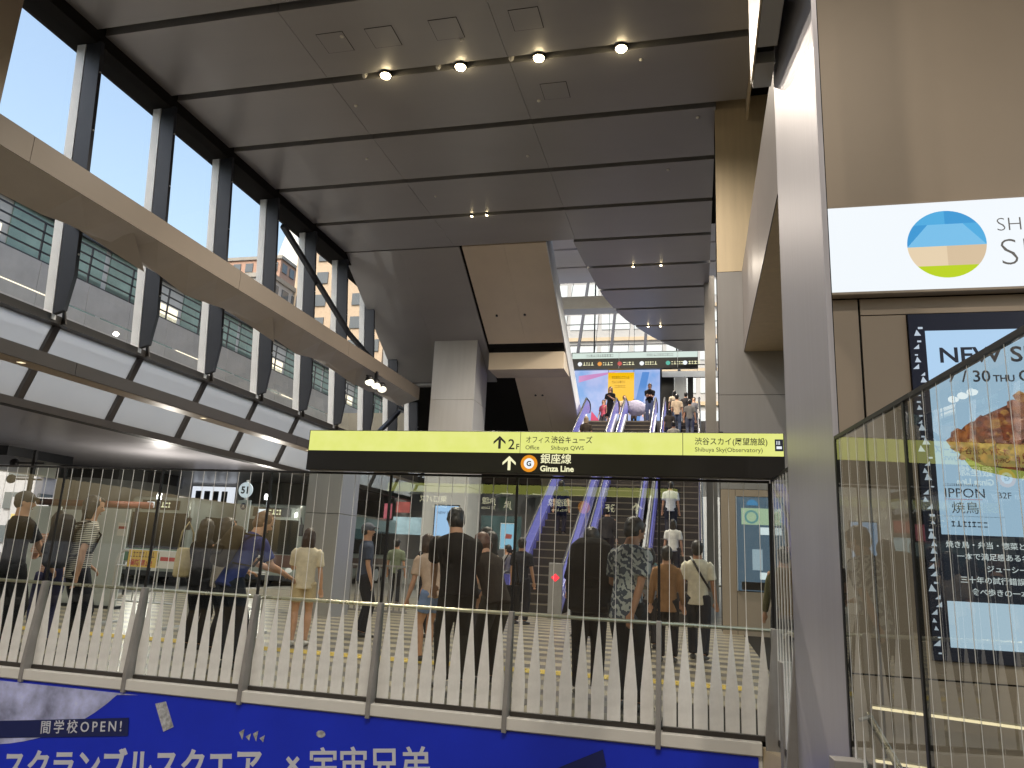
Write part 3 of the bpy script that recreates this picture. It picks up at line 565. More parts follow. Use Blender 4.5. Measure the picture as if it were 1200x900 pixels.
MB().box(-0.41, 0.41, -0.43, 0.43, 3.051, 3.15).build("column_cap", m_steel, g1)

# ================================================================== ESCALATORS
step_me = {}
def escalator(label, x0, x1):
    W = x1-x0; YB, ZT, YT = 19.2, 7.4, 32.0
    t = thing("escalator", label, "escalator", (x0, YB, 0), 0, "escalators climbing to the upper floor")
    key = round(W, 2)
    if key not in step_me:
        s_ = MB().box(0.16, W-0.16, 0, 0.40, -0.231, 0.0)
        step_me[key] = s_.mesh("step", M("escalator_step", (0.05, 0.045, 0.042), 0.4, 0.6, var=0.1, scale=6)); step_me[str(key)] = MB().box(0.17, W-0.17, -0.004, 0.012, -0.03, 0.003).mesh("step_edge", M("step_edge", (0.22, 0.19, 0.14), 0.4, 0.5))
    for i in range(31):
        link("step", step_me[key], t, (0, 0.4*i, 0.231*(i+1))); link("step_edge", step_me[str(key)], t, (0, 0.4*i, 0.231*(i+1)))
    L = YT-YB; tr = MB()
    tr.prism([(-1.2, 0.0), (0, 0.0), (L, ZT-0.2), (L+0.3, ZT-0.2), (L+0.3, ZT-1.2), (0.9, -0.02)], 'X', 0.02, W-0.02); tr.build("truss", m_dark, t)
    MB().box(0.1, W-0.1, -1.4, 0.02, 0.001, 0.014).build("comb_plate", M("comb_metal", (0.4, 0.4, 0.4), 0.35, 0.8, var=0.1), t)
    n = 10; sl = ZT/L
    for sx, sgn in ((0.0, 1), (W-0.15, -1)):
        xi = sx+0.07 if sgn > 0 else sx+0.06
        for i in range(n):
            ya, yb = L*i/n+0.012, L*(i+1)/n-0.012
            MB().prism([(ya, ya*sl+0.28), (yb, yb*sl+0.28), (yb, yb*sl+0.88), (ya, ya*sl+0.88)], 'X', xi, xi+0.02).build("balustrade_panel", e_lav, t)
            MB().prism([(ya, ya*sl-0.05), (yb, yb*sl-0.05), (yb, yb*sl+0.24), (ya, ya*sl+0.24)], 'X', sx+0.02, sx+0.13).build("skirt_panel", e_lav2 if i < 7 else m_alu, t)
        path = [(-0.55, 0.42), (-0.78, 0.52), (-0.88, 0.70), (-0.82, 0.88), (-0.6, 0.97), (0.0, 0.97)]+[(L*q/8, L*q/8*sl+0.95) for q in range(1, 9)]+[(L+0.8, ZT+0.97), (L+1.1, ZT+0.9), (L+1.2, ZT+0.7), (L+1.0, ZT+0.5)]
        MB().tube([(sx+0.075, y, z) for y, z in path], [(0.045, 0.03)]*len(path), 8, side=(1, 0, 0)).build("handrail", M("handrail_rubber", (0.016, 0.016, 0.018), 0.35), t, smooth=True)
        MB().prism([(-0.8, 0.25), (-0.05, 0.25), (0, 0.9), (-0.6, 0.93), (-0.84, 0.72)], 'X', xi, xi+0.02).build("newel_panel", e_lav2, t)
        MB().prism([(L+0.01, ZT+0.26), (L+1.0, ZT+0.45), (L+1.1, ZT+0.7), (L+0.8, ZT+0.92), (L+0.01, ZT+0.88)], 'X', xi, xi+0.02).build("newel_panel", e_lav, t)
        MB().bar((sx+0.075, -0.6, 0.12), (sx+0.075, 0.0, 0.12), 0.13, 0.24).build("newel_base", m_alu, t)
    return t
escalator("first of three escalators, nearest the sloping clad stair", -4.75, -3.30)
escalator("middle one of the three escalators with lavender lit sides", -3.05, -1.62)
escalator("last of three escalators, beside the slim column", -1.38, 0.20)
op = thing("signal_post", "short grey post with red no-entry light at the escalator foot", "post", (-3.18, 17.6, 0))
MB().box(-0.16, 0.16, -0.05, 0.05, 0, 1.25).build("pedestal", m_post, op, bevel=0.01); poly_plate("red_light", emit_mat("red_light", (1.0, 0.03, 0.05), 2.0), op, [(-0.10, 0.92), (0, 0.83), (0.10, 0.92), (0, 1.01)], -0.052)
pb = thing("notice_board", "pale blue notice standing left of the escalators behind the fence", "notice", (-5.3, 21.4, 0))
plate("sheet", emit_mat("notice_blue", lin((150, 205, 232)), 0.8), pb, -0.22, 0.22, 1.58, 2.28, 0); MB().box(-0.24, 0.24, 0.001, 0.03, 1.56, 2.30).build("board", m_alu, pb); MB().tube([(0, 0.02, 0), (0, 0.02, 1.58)], 0.02, 8).build("stand", m_post, pb); MB().box(-0.2, 0.2, -0.15, 0.15, 0, 0.03).build("base", m_post, pb)
poly_plate("notice_mark", emit_mat("notice_red", lin((190, 90, 80)), 0.6), pb, [(-0.09, 1.86), (0.1, 1.86), (0.12, 1.98), (-0.06, 2.0)], -0.006)

# ================================================================== FAR END, UPPER FLOOR
fs = thing("overhead_sign", "far overhead sign with white strip above black strip over escalator head", "sign", (0, 40, 0))
MB().box(-6.75, 0.12, 0, 0.25, 11.75, 12.72).build("casing", m_blackpanel, fs); plate("white_panel", emit_mat("far_sign_white", lin((214, 232, 224)), 0.9), fs, -6.7, 0.10, 12.36, 12.68, -0.001)
ticks(fs, -5.9, -4.4, 12.45, 0.14, m_grey_ink, -0.006, 2); ticks(fs, -2.6, -1.2, 12.45, 0.14, m_grey_ink, -0.006, 3)
for i, (x, s_) in enumerate([(-6.4, "JR線"), (-5.3, "銀座線"), (-4.2, "半蔵門線"), (-3.0, "井の頭線"), (-1.6, "東横線"), (-0.7, "出口")]):
    ticks(fs, x+0.32, x+0.95, 11.97, 0.18, e_text, -0.004, i); poly_plate("line_mark", [e_white, e_or, emit_mat("red_mark", lin((214, 60, 60)), 0.8), e_white, emit_mat("teal_mark", lin((70, 190, 170)), 0.8), e_white][i], fs, arc(x+0.14, 12.05, 0.12, 0.12, 0, 345, 14), -0.004)
for x in (-4.1, -0.95): MB().box(x-0.01, x+0.01, -0.006, -0.002, 11.78, 12.68).build("divider", m_alu, fs)
for x in (-5.5, -1.0): MB().tube([(x, 0.1, 12.72), (x, 0.1, 17.0)], 0.04, 8).build("hanger", m_steel, fs)
fd = thing("video_wall", "bright pale blue video wall glowing behind the escalator head", "screen", (0, 42.5, 0))
MB().box(-7.2, -1.9, 0.0, 0.2, 7.42, 12.45).build("frame", m_black, fd)
plate("image", emit_mat("video_image", lin((206, 208, 246)), 0.95, col2=lin((120, 170, 232)), scale=0.55), fd, -7.0, -2.0, 7.6, 12.35, -0.001)
for pts, c in (([(-3.7, 9.0), (-3.2, 9.0), (-2.6, 12.2), (-3.0, 12.2)], (96, 150, 222)), ([(-6.7, 11.6), (-4.6, 12.2), (-4.2, 12.3), (-6.7, 12.0)], (214, 150, 206)), ([(-6.0, 8.6), (-5.6, 8.5), (-5.4, 9.3), (-5.9, 9.9)], (232, 72, 120)), ([(-6.6, 8.8), (-6.0, 8.3), (-6.1, 9.3)], (235, 235, 250))):
    poly_plate("image_patch", emit_mat("video_patch_%d" % c[0], lin(c), 0.9), fd, pts, -0.0055)
yp = thing("hanging_poster", "square yellow poster in front of the far video wall", "poster", (0, 41.2, 0))
plate("sheet", emit_mat("poster_yellow", lin((252, 196, 12)), 0.95), yp, -4.82, -3.36, 10.2, 11.85, 0, 0.02)
for i in range(3): ticks(yp, -4.6+0.15*(i == 2), -3.6-0.2*(i > 0), 11.5-0.26*i, 0.13, M("poster_ink", (0.35, 0.17, 0.02), 0.6), -0.021, 5+i)
for x in (-4.8, -3.38): MB().tube([(x, 0, 11.85), (x, 0, 17)], 0.012, 6).build("cable", m_steel, yp)
for (x, w_, m, lab) in ((-1.55, 0.7, m_blackpanel, "black column beside the far video wall"), (-0.85, 0.65, m_white, "white column right of the black column at the far end"), (-0.30, 0.3, m_blackpanel, "thin black column at far right of the upper floor")):
    t = thing("far_column", lab, "column", (x, 42.2, 7.4)); MB().box(-w_/2, w_/2, -0.3, 0.3, 0, 4.33).build("shaft", m, t, bevel=0.01); MB().box(-w_/2-0.03, w_/2+0.03, -0.33, 0.33, 0.0, 0.12).build("plinth", m_steel, t)
# sloping glazing of the atrium
gz = thing("atrium_glazing", "sloping atrium glass wall with slanted dark mullions at far end", "glass wall", (0, 43.5, 0))
TS = math.tan(R(59)); HZ = 8.0
for i in range(8):
    x = -11.2+2.05*i; MB().bar((x, 0, 12.45), (x, HZ/TS, 12.45+HZ), 0.16, 0.22, up=(0, -1, 0.3)).build("mullion", m_steel, gz)
    MB().add([(x+0.08, 0.05, 12.45), (x+1.97, 0.05, 12.45), (x+1.97, 0.05+HZ/TS, 12.45+HZ), (x+0.08, 0.05+HZ/TS, 12.45+HZ), (x+0.08, 0.07, 12.45), (x+1.97, 0.07, 12.45), (x+1.97, 0.07+HZ/TS, 12.45+HZ), (x+0.08, 0.07+HZ/TS, 12.45+HZ)], [(0,3,2,1),(4,5,6,7),(0,1,5,4),(1,2,6,5),(2,3,7,6),(3,0,4,7)]).build("glass_pane", m_glass_f, gz)
    MB().bar((x+1.03, 0.02, 12.45), (x+1.03, 0.02+HZ/TS, 12.45+HZ), 0.03, 0.03).build("glazing_bar", m_steel, gz)
for h in (0.5, 2.1, 3.8): MB().bar((-11.2, h/TS, 12.45+h), (5, h/TS, 12.45+h), 0.04, 0.05).build("transom", m_steel, gz)
MB().box(-11.3, 5, -0.15, 0.15, 12.1, 12.45).build("sill_beam", m_alu, gz)
bx = thing("atrium_beam", "pale steel beam crossing the atrium void before the glazing", "beam", (0, 39.0, 15.2))
MB().box(-9, 1, -0.35, 0.35, -0.35, 0.35).build("web", m_alu, bx, bevel=0.02); MB().box(-9, 1, -0.5, 0.5, -0.42, -0.36).build("flange", m_alu, bx)
MB().bar((-7.0, -1.0, 2.4), (-3.4, -0.6, 1.2), 0.15, 0.15).build("tie_bar", m_white, bx)
# pale building seen through the glazing
pbd = thing("pale_office_block", "pale banded office block seen through the far sloping glazing", "building", (-6, 70, 0))
MB().box(-22, 22, 0, 14, 0, 46).build("wall", M("pale_concrete", (0.34, 0.35, 0.36), 0.8, 0, var=0.05), pbd)
win_me = MB().box(0, 2.7, -0.08, -0.02, 0, 1.5).mesh("window", M("office_window", (0.30, 0.36, 0.42), 0.12, 0, emit=0.12, ecol=(0.8, 0.75, 0.6)))
for fl_ in range(10):
    for c in range(14): link("window", win_me, pbd, (-21.5+3.1*c, 0, 14+3.2*fl_))
    MB().box(-22, 22, -0.25, 0.0, 16.0+3.2*fl_, 16.35+3.2*fl_).build("band", M("warm_band", (0.42, 0.34, 0.23), 0.7, 0, var=0.05), pbd)

# ================================================================== LAMPS
def downlight(x, y, label, power, z=12.0, r=0.12):
    t = thing("downlight", label, "lamp", (x, y, z), 0, "warm downlights in the ceiling joint")
    MB().tube([(0, 0, 0.28), (0, 0, -0.02), (0, 0, -0.05)], [r*1.2, r*1.2, r*1.08], 14).build("housing", m_black, t, smooth=False)
    MB().ellip((0, 0, -0.055), (r, r, r*0.5), 12, 6).build("lens", e_warm, t, smooth=True)
    ld_ = bpy.data.lights.new("downlight_beam", 'SPOT'); ld_.energy = power; ld_.color = (1.0, 0.88, 0.73); ld_.spot_size = R(150); ld_.spot_blend = 0.8; ld_.shadow_soft_size = 0.12
    lo = bpy.data.objects.new("downlight_beam", ld_); COL.objects.link(lo); lo.parent = t; lo.location = (0, 0, -0.16)
    return t
for i, x in enumerate((-6.86, -5.06, -3.27, -1.48)):
    downlight(x, 13.92, ["first of four warm ceiling downlights, nearest the curtain wall", "second of the four warm ceiling downlights from the curtain wall", "third of the four warm ceiling downlights from the curtain wall", "brightest warm ceiling downlight, nearest the steel pillar"][i], 520)
for i, (x, y) in enumerate(((2.4, -0.5), (-1.4, -0.5), (-3.2, -2.9))):  # unseen lamps, added to brighten the right wall and the fence
    downlight(x, y, "added warm ceiling downlight overhead, outside the picture", 520, 12.0)
for i, (x, y) in enumerate(((-6.95, 21.17), (-6.45, 21.17), (-2.1, 33.2), (-1.55, 33.2), (-1.2, 26.0), (-2.2, 26.0))):
    downlight(x, y, ["small ceiling lamp above the broad column, nearer the curtain wall", "small ceiling lamp above the broad column, nearer the escalators", "small ceiling lamp at the far curved edge, one of a pair", "small ceiling lamp at the far end, next to the slim column", "small ceiling lamp above the last escalator", "small ceiling lamp above the middle escalator"][i], 380, 12.0, 0.035)

# ================================================================== OUTSIDE: BUS BAY, DECK, STREET
dk = thing("raised_deck", "concrete pedestrian deck with railing outside the curtain wall", "deck", (-20, 0, 0))
MB().box(-10, -0.06, -40, 70, 4.95, 8.72).build("deck_body", m_conc, dk); MB().box(-10, 6.05, -40, 70, 4.1, 4.94).build("deck_slab", m_conc, dk)
fp = MB().box(0, 0.05, 0, 1.98, 0, 1.2).mesh("fascia_panel", M("deck_panel", (0.50, 0.50, 0.49), 0.7, 0, var=0.10, scale=1.5)); pp = MB().box(0, 0.05, 0, 1.98, 0, 0.95).mesh("parapet_panel", M("deck_panel2", (0.46, 0.46, 0.46), 0.7, 0, var=0.10, scale=1.5))
bl = MB().bar((0, 0, 0), (0, 0, 1.35), 0.05, 0.05, up=(1, 0, 0)).mesh("baluster", m_steel)
for i in range(28):
    y = 6+2.0*i
    link("fascia_panel", fp, dk, (-0.05, y, 7.5)); link("parapet_panel", pp, dk, (-0.1, y, 8.78)); link("baluster", bl, dk, (-0.2, y, 9.72))
for z in (10.1, 10.45, 10.75, 11.07): MB().bar((-0.2, 4, z), (-0.2, 64, z), 0.04, 0.05).build("rail", m_steel, dk)
m_soffit = M("deck_soffit_metal", (0.55, 0.53, 0.56), 0.32, 0.35, var=0.06, scale=0.8)
for i in range(10): MB().box(-9.9, 6.0, -6+6*i, -0.02+6*i, 4.02, 4.09).build("soffit_panel", m_soffit, dk)
MB().box(-5.2, -1.0, 19, 21.6, 3.72, 4.02).build("bearing", m_black, dk)
rc = thing("round_pier", "thick round concrete pier carrying the deck in the bus bay", "pier", (-23.2, 26.5, -0.12)); MB().tube([(0, 0, 0), (0, 0, 4.1)], 2.3, 28).build("shaft", m_conc, rc, smooth=False); MB().tube([(0, 0, 3.7), (0, 0, 4.12)], [2.36, 2.36], 28).build("collar", m_steel2, rc)
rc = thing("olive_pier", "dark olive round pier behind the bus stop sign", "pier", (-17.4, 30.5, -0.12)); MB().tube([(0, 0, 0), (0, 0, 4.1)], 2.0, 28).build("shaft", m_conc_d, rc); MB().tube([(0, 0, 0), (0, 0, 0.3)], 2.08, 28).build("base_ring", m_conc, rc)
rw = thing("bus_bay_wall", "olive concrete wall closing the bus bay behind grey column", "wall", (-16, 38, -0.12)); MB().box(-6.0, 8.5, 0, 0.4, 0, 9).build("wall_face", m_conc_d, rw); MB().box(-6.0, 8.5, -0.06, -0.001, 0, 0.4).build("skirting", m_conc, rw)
st = thing("station_building", "long glazed building behind the deck", "building", (-30.1, 0, 0))
MB().box(-12, 0, -30, 80, 6.5, 16.3).build("wall", M("station_wall", (0.40, 0.40, 0.40), 0.6, 0, var=0.08), st)
wm = MB().box(0.02, 0.08, 0, 2.6, 0, 2.3).mesh("window", M("station_window", (0.16, 0.24, 0.22), 0.1, 0, var=0.3, scale=0.6)); wl = MB().box(0.02, 0.08, 0, 2.6, 0, 0.8).mesh("window", M("station_window_lit", (0.5, 0.45, 0.35), 0.2, 0, emit=0.5, ecol=(1, 0.86, 0.62)))
for i in range(30):
    for z in (9.3, 11.9, 14.0): link("window", wm if (i*3+int(z)) % 4 else wl, st, (0, -20+3.0*i, z))
for z in (8.9, 11.65, 13.7, 16.1): MB().box(0.0, 0.3, -30, 80, z, z+0.22).build("ledge", m_steel, st)
def block(name, label, loc, wx, wy, h, mat, wmat, nf, ncx, ncy, roof=None):
    t = thing(name, label, "building", loc)
    MB().box(-wx/2, wx/2, -wy/2, wy/2, 0, h).build("wall", mat, t)
    fh = h/nf; sx, sy = wx/ncx, wy/ncy
    a = MB().box(0, sx*0.6, -0.15, 0.0, 0, fh*0.5).mesh("window", wmat); b = MB().box(0.0, 0.15, 0, sy*0.6, 0, fh*0.5).mesh("window", wmat)
    for f in range(max(0, nf-9), nf):
        for c in range(ncx): link("window", a, t, (-wx/2+sx*(c+0.2), -wy/2-0.02, fh*f+fh*0.3))
        for c in range(ncy): link("window", b, t, (wx/2+0.02, -wy/2+sy*(c+0.2), fh*f+fh*0.3))
    MB().box(-wx/2-0.3, wx/2+0.3, -wy/2-0.3, wy/2+0.3, h, h+0.6).build("roof", roof or m_conc, t); return t
wmat = M("city_window", (0.10, 0.12, 0.14), 0.15)
block("brick_office_block", "pinkish brown office block beyond the deck under the tower", (-82, 122, -0.12), 20, 20, 52, M("pink_brick", (0.42, 0.27, 0.21), 0.8, 0, var=0.1), wmat, 16, 8, 8)
tw = block("white_tower", "white tapering tower top rising behind the brown block", (-92, 150, -0.12), 9, 9, 62, M("tower_white", (0.70, 0.72, 0.72), 0.6, 0, var=0.05), wmat, 18, 4, 4); MB().prism([(-4.5, 62), (4.5, 62), (0.8, 76), (-0.8, 76)], 'Y', -4, 4).build("spire", MATS["tower_white"], tw)
block("tan_apartment_block", "tan apartment block seen between the far fins", (-47, 100, -0.12), 14, 24, 46, M("tan_render", (0.50, 0.40, 0.30), 0.8, 0, var=0.08), wmat, 14, 5, 9)
block("grey_office_block", "grey office block beside the tan block beyond the glass", (-60, 92, -0.12), 12, 20, 36, M("grey_render", (0.45, 0.45, 0.46), 0.8, 0, var=0.08), wmat, 11, 5, 8)
block("dark_brick_block", "dark brick block at the far end of the curtain wall", (-34, 108, -0.12), 12, 20, 50, M("dark_brick", (0.26, 0.19, 0.16), 0.8, 0, var=0.1), wmat, 15, 5, 8)
# street seen under the deck
block("street_shop_block", "white street building under the deck at far left", (-62, 60, -0.12), 14, 14, 14, M("shop_white", (0.40, 0.40, 0.44), 0.7, 0, var=0.06), wmat, 5, 4, 6)
sb = thing("lit_shop_front", "warm lit shop front with yellow panels at far left", "shop", (-52, 52, -0.12))
MB().box(-4, 4, 0, 3, 0, 4.6).build("wall", MATS["shop_white"], sb); [MB().box(-11.5, -11.0, -28+18*q, -27.5+18*q, 0, 6.5).build("stilt", m_conc, st) for q in range(6)]
for i in range(4): plate("lit_panel", emit_mat("shop_lit_%d" % i, [(1.0, 0.72, 0.25), (0.9, 0.9, 0.5), (1.0, 0.62, 0.2), (0.6, 0.9, 0.7)][i], 1.1), sb, -3.8+1.95*i, -2.1+1.95*i, 0.8, 3.2+0.3*(i % 2), -0.001)
# buses in the bay
def bus(label, x, y, stripe, num):
    t = thing("bus", label, "bus", (x, y, -0.12), 0, "buses waiting in the bay")
    bc = M("bus_silver", (0.26, 0.29, 0.27), 0.3, 0.2, var=0.05, coat=0.5)
    MB().box(-1.22, 1.22, 0, 9.0, 0.35, 2.95).build("body", bc, t, bevel=0.12)
    MB().box(-1.23, 1.23, -0.012, 9.01, 0.75, 1.18).build("stripe", M("bus_stripe_%s" % num, stripe, 0.35, 0, coat=0.4), t, bevel=0.02)
    MB().box(-1.10, 1.10, -0.02, 0.0, 1.20, 2.40).build("windscreen", M("bus_glass", (0.012, 0.016, 0.018), 0.06, 0), t, bevel=0.008)
    MB().box(-0.012, 0.012, -0.026, -0.021, 1.22, 2.38).build("screen_divider", m_black, t)
    for sx in (-1, 1):
        for i in range(5): MB().box(sx*1.235-0.008, sx*1.235+0.008, 0.8+1.6*i, 2.3+1.6*i, 1.35, 2.35).build("window", MATS["bus_glass"], t)
        MB().ellip((sx*0.92, -0.01, 0.66), (0.14, 0.05, 0.09), 10, 6).build("headlight", emit_mat("bus_headlight_%s%d" % (num, sx), (1, 0.95, 0.82), 0.6), t)
        MB().bar((sx*1.2, -0.05, 2.5), (sx*1.42, -0.3, 2.2), 0.03, 0.03).build("mirror_arm", m_black, t); MB().box(sx*1.42-0.08, sx*1.42+0.08, -0.36, -0.28, 1.85, 2.25).build("mirror", m_black, t, bevel=0.02)
        for yy in (1.9, 6.9):
            wh = MB().tube([(sx*1.0, yy, 0.48), (sx*1.24, yy, 0.48)], 0.48, 18).build("wheel", M("tyre", (0.015, 0.015, 0.015), 0.9), t); MB().tube([(sx*1.241, yy, 0.48), (sx*1.25, yy, 0.48)], 0.26, 14).build("rim", m_alu, wh)
    plate("route_display", m_blackpanel, t, -0.75, 0.75, 2.50, 2.82, -0.022, 0.01); ticks(t, -0.1, 0.5, 2.58, 0.18, e_text, -0.036, 4); plate("route_block", e_white, t, -0.55, -0.25, 2.56, 2.76, -0.034, 0.002)
    plate("number_plate", m_white, t, -0.17, 0.17, 0.45, 0.58, -0.014); MB().box(-1.2, 1.2, -0.04, 0.02, 0.28, 0.46).build("bumper", m_steel, t, bevel=0.02)
    return t
bus("bus with green stripe and lit route number behind the barricades", -17.9, 22.5, (0.03, 0.16, 0.05), "first")
bus("bus with red stripe standing behind the bus stop sign", -14.9, 24.6, (0.10, 0.05, 0.04), "second")
# hoarding, pipe, barricades, bus stop, signs
for i in range(3):
    t = thing("hoarding_panel", ["first pale grey site hoarding panel, far left behind the fence", "middle pale grey hoarding panel, behind the striped shirt", "last pale grey hoarding panel, nearest the barricades"][i], "hoarding", (-13.0+0.79*i, 12.5+0.02*i, 0.012), 0, "pale hoarding panels by the bus bay")
    MB().box(0, 0.77, 0, 0.03, 0.05, 1.86-0.05*(i % 2)).build("sheet", M("hoarding_pale", (0.52, 0.57, 0.57), 0.55, 0, var=0.06, scale=2), t, bevel=0.004); MB().box(0.0, 0.04, 0.031, 0.07, 0, 1.8).build("stud", m_steel, t); MB().box(0.2, 0.75, -0.05, 0.25, 0, 0.05).build("foot", m_steel, t)
    if i in (1, 2): plate("notice", m_white, t, 0.55, 0.75, 1.35, 1.6, -0.001); plate("notice_strip", M("notice_red_print", (0.4, 0.1, 0.08), 0.6), t, 0.57, 0.73, 1.48, 1.53, -0.0055, 0.001)
pi_ = thing("overhead_pipe", "rust red pipe running above the hoarding panels", "pipe", (-16.4, 16.0, 2.15)); MB().tube([(0, 0, 0), (3.4, 0, 0)], 0.08, 12).build("pipe_run", M("rust_red", (0.28, 0.10, 0.07), 0.5, 0, var=0.15), pi_, smooth=True)
for x in (0.4, 3): MB().bar((x, 0, -2.27), (x, 0, 0), 0.06, 0.06, up=(1, 0, 0)).build("support", m_steel, pi_)
m_tube = M("galvanised_tube", (0.62, 0.64, 0.66), 0.35, 0.6, var=0.06)
def barricade(label, x, y, rz, board):
    t = thing("barricade", label, "barricade", (x, y, 0.012), rz, "tubular barricades by the bus bay")
    fr = [(-0.58, 0, 0.0), (-0.58, 0, 0.95), (-0.55, 0, 1.05), (-0.46, 0, 1.12), (0.46, 0, 1.12), (0.55, 0, 1.05), (0.58, 0, 0.95), (0.58, 0, 0)]
    MB().tube(fr, 0.022, 10).build("frame", m_tube, t, smooth=True)
    for z in (0.35, 0.88): MB().tube([(-0.58, 0, z), (0.58, 0, z)], 0.014, 8).build("cross_rail", m_tube, t)
    for x_ in (-0.2, 0.2): MB().tube([(x_, 0, 0.35), (x_, 0, 0.88)], 0.010, 8).build("upright", m_tube, t)
    for x_ in (-0.58, 0.58): MB().bar((x_, -0.22, 0.015), (x_, 0.22, 0.015), 0.04, 0.03).build("foot", m_tube, t)
    if board:
        plate("yellow_board", M("board_yellow", (0.75, 0.52, 0.08), 0.5), t, -0.36, 0.18, 0.87, 1.13, -0.025, 0.006); ticks(t, -0.33, 0.15, 1.02, 0.085, M("board_ink", (0.22, 0.12, 0.02), 0.6), -0.032, 8); M("board_red", (0.5, 0.05, 0.03), 0.5); text("横断禁止!", t, -0.33, 0.90, 0.10, MATS["board_red"], -0.034, bold=0.002)
        plate("white_board", m_white, t, 0.2, 0.55, 0.87, 1.13, -0.025, 0.006); plate("red_bar", MATS["board_red"], t, 0.23, 0.52, 0.98, 1.04, -0.032, 0.002)
    return t
barricade("tubular barricade with yellow warning board behind the fence", -8.35, 10.4, 0, True)
barricade("plain tubular barricade half hidden behind the standing passengers", -6.95, 10.5, R(8), False)
bs = thing("bus_stop_sign", "round bus stop sign 51 on a pole above the crowd", "sign", (-9.13, 14.0, 0.012))
MB().tube([(0, 0, 0), (0, 0, 2.62)], 0.03, 10).build("pole", m_alu, bs); MB().tube([(0, -0.05, 2.41), (0, -0.02, 2.41)], 0.16, 24, side=(1, 0, 0)).build("disc", M("stop_disc", lin((190, 205, 215)), 0.5, 0, emit=0.2, ecol=(0.8, 0.9, 1)), bs); text("51", bs, 0, 2.34, 0.20, m_ink, -0.053, align='CENTER', bold=0.006)
MB().box(-0.15, 0.15, -0.05, -0.01, 1.50, 2.20).build("timetable", M("timetable_pale", lin((176, 190, 196)), 0.5, 0, var=0.08, scale=12), bs); poly_plate("logo_disc", M("timetable_blue", (0.02, 0.05, 0.14), 0.5), bs, arc(0, 2.07, 0.07, 0.07, 0, 345, 14), -0.052); text("A", bs, 0, 2.035, 0.10, m_bwhite, -0.056, align='CENTER')
plate("number_strip", m_blackpanel, bs, -0.13, 0.13, 1.50, 1.60, -0.052); MB().tube([(0, 0, 0), (0, 0, 0.05)], [0.22, 0.20], 16).build("base", m_steel, bs)
s9 = thing("bay_number_sign", "blue bay sign with number 9 hanging under the deck", "sign", (-23.3, 29.6, 4.02)); MB().box(-0.55, 0.55, -0.04, 0.04, -0.75, 0.0).build("panel", M("bay_blue", (0.03, 0.13, 0.42), 0.4, 0, emit=0.25, ecol=(0.05, 0.2, 0.6)), s9); text("9", s9, 0, -0.62, 0.7, e_white, -0.043, align='CENTER', bold=0.015)
nb = thing("timetable_board", "white lit notice board under the deck beyond the buses", "notice", (-21.4, 30.2, -0.12)); MB().box(-1.1, 1.1, 0, 0.06, 3.0, 4.0).build("panel", M("board_lit", (0.6, 0.6, 0.6), 0.5, 0, emit=0.35, ecol=(0.9, 0.9, 1)), nb)
for i in range(4): plate("sheet", m_ink, nb, -0.9+0.45*i, -0.6+0.45*i, 3.3, 3.8, -0.001)
for x in (-1, 1): MB().tube([(x, 0.03, 0), (x, 0.03, 3.0)], 0.04, 8).build("leg", m_steel, nb)
def flood(label, x, y, z):
    t = thing("floodlight", label, "lamp", (x, y, 0.0), 0, "bright lamps in the bus bay"); MB().tube([(0, 0.05, 0), (0, 0.05, z-0.1)], 0.03, 8).build("pole", m_steel, t); MB().box(-0.10, 0.10, -0.02, 0.12, z-0.1, z+0.12).build("housing", m_black, t, bevel=0.01); MB().ellip((0, -0.03, z), (0.085, 0.03, 0.085), 12, 8).build("lens", emit_mat("flood_"+label[:6], (1, 0.97, 0.86), 14), t, smooth=True)
    l = bpy.data.lights.new("floodlight_beam", 'POINT'); l.energy = 75; l.color = (1, 0.95, 0.85); l.shadow_soft_size = 0.1
    o = bpy.data.objects.new("floodlight_beam", l); COL.objects.link(o); o.parent = t; o.location = (0, -0.2, z)
flood("bright lamp on a pole beside the round pier", -16.42, 20.5, 2.68); flood("second bright lamp between bus stop sign and grey column", -13.75, 22.3, 2.9)
sl_ = thing("signal_post", "black signal post with lamps at far left beyond fence", "post", (-19.9, 19.0, -0.12)); MB().tube([(0, 0, 0), (0, 0, 4.0)], 0.07, 8).build("pole", m_black, sl_)
for z in (3.1, 3.6): MB().bar((-0.7, 0, z), (0.4, 0, z), 0.05, 0.05).build("arm", m_black, sl_); MB().ellip((-0.75, 0, z), (0.16, 0.12, 0.14), 10, 6).build("lamp_head", m_black, sl_)
# back of the concourse on the left: shops and counter behind the people
cs = thing("shop_counter", "glass fronted shop with lit screens behind the crowd", "shop", (-12.3, 33.5, 0))
MB().box(-2.2, 5.2, 0, 3, 0, 4.2).build("wall", M("shop_grey", (0.16, 0.16, 0.165), 0.5, 0, var=0.08), cs)
for i, (x0, x1, z0, z1, c, e) in enumerate([(-1.6, 0.1, 2.2, 3.0, (190, 215, 220), 0.9), (0.25, 2.4, 1.9, 3.0, (150, 205, 205), 0.7), (-2.1, -1.7, 2.9, 3.6, (220, 120, 130), 0.8), (-1.5, -0.8, 3.2, 3.7, (230, 120, 110), 0.6), (2.7, 4.6, 1.7, 3.2, (90, 120, 118), 0.5)]): plate("lit_panel", emit_mat("shop_panel_%d" % i, lin(c), e, col2=tuple(v*0.6 for v in lin(c)), scale=2), cs, x0, x1, z0, z1, -0.001)
MB().box(-2.2, 5.2, -0.9, -0.3, 0, 1.1).build("counter", M("counter_pale", (0.45, 0.47, 0.46), 0.4), cs)
for i in range(6): MB().bar((-2.0+1.4*i, -0.1, 4.1), (-1.4+1.4*i, -1.3, 4.1), 0.5, 0.05).build("ceiling_fin", m_white, cs)
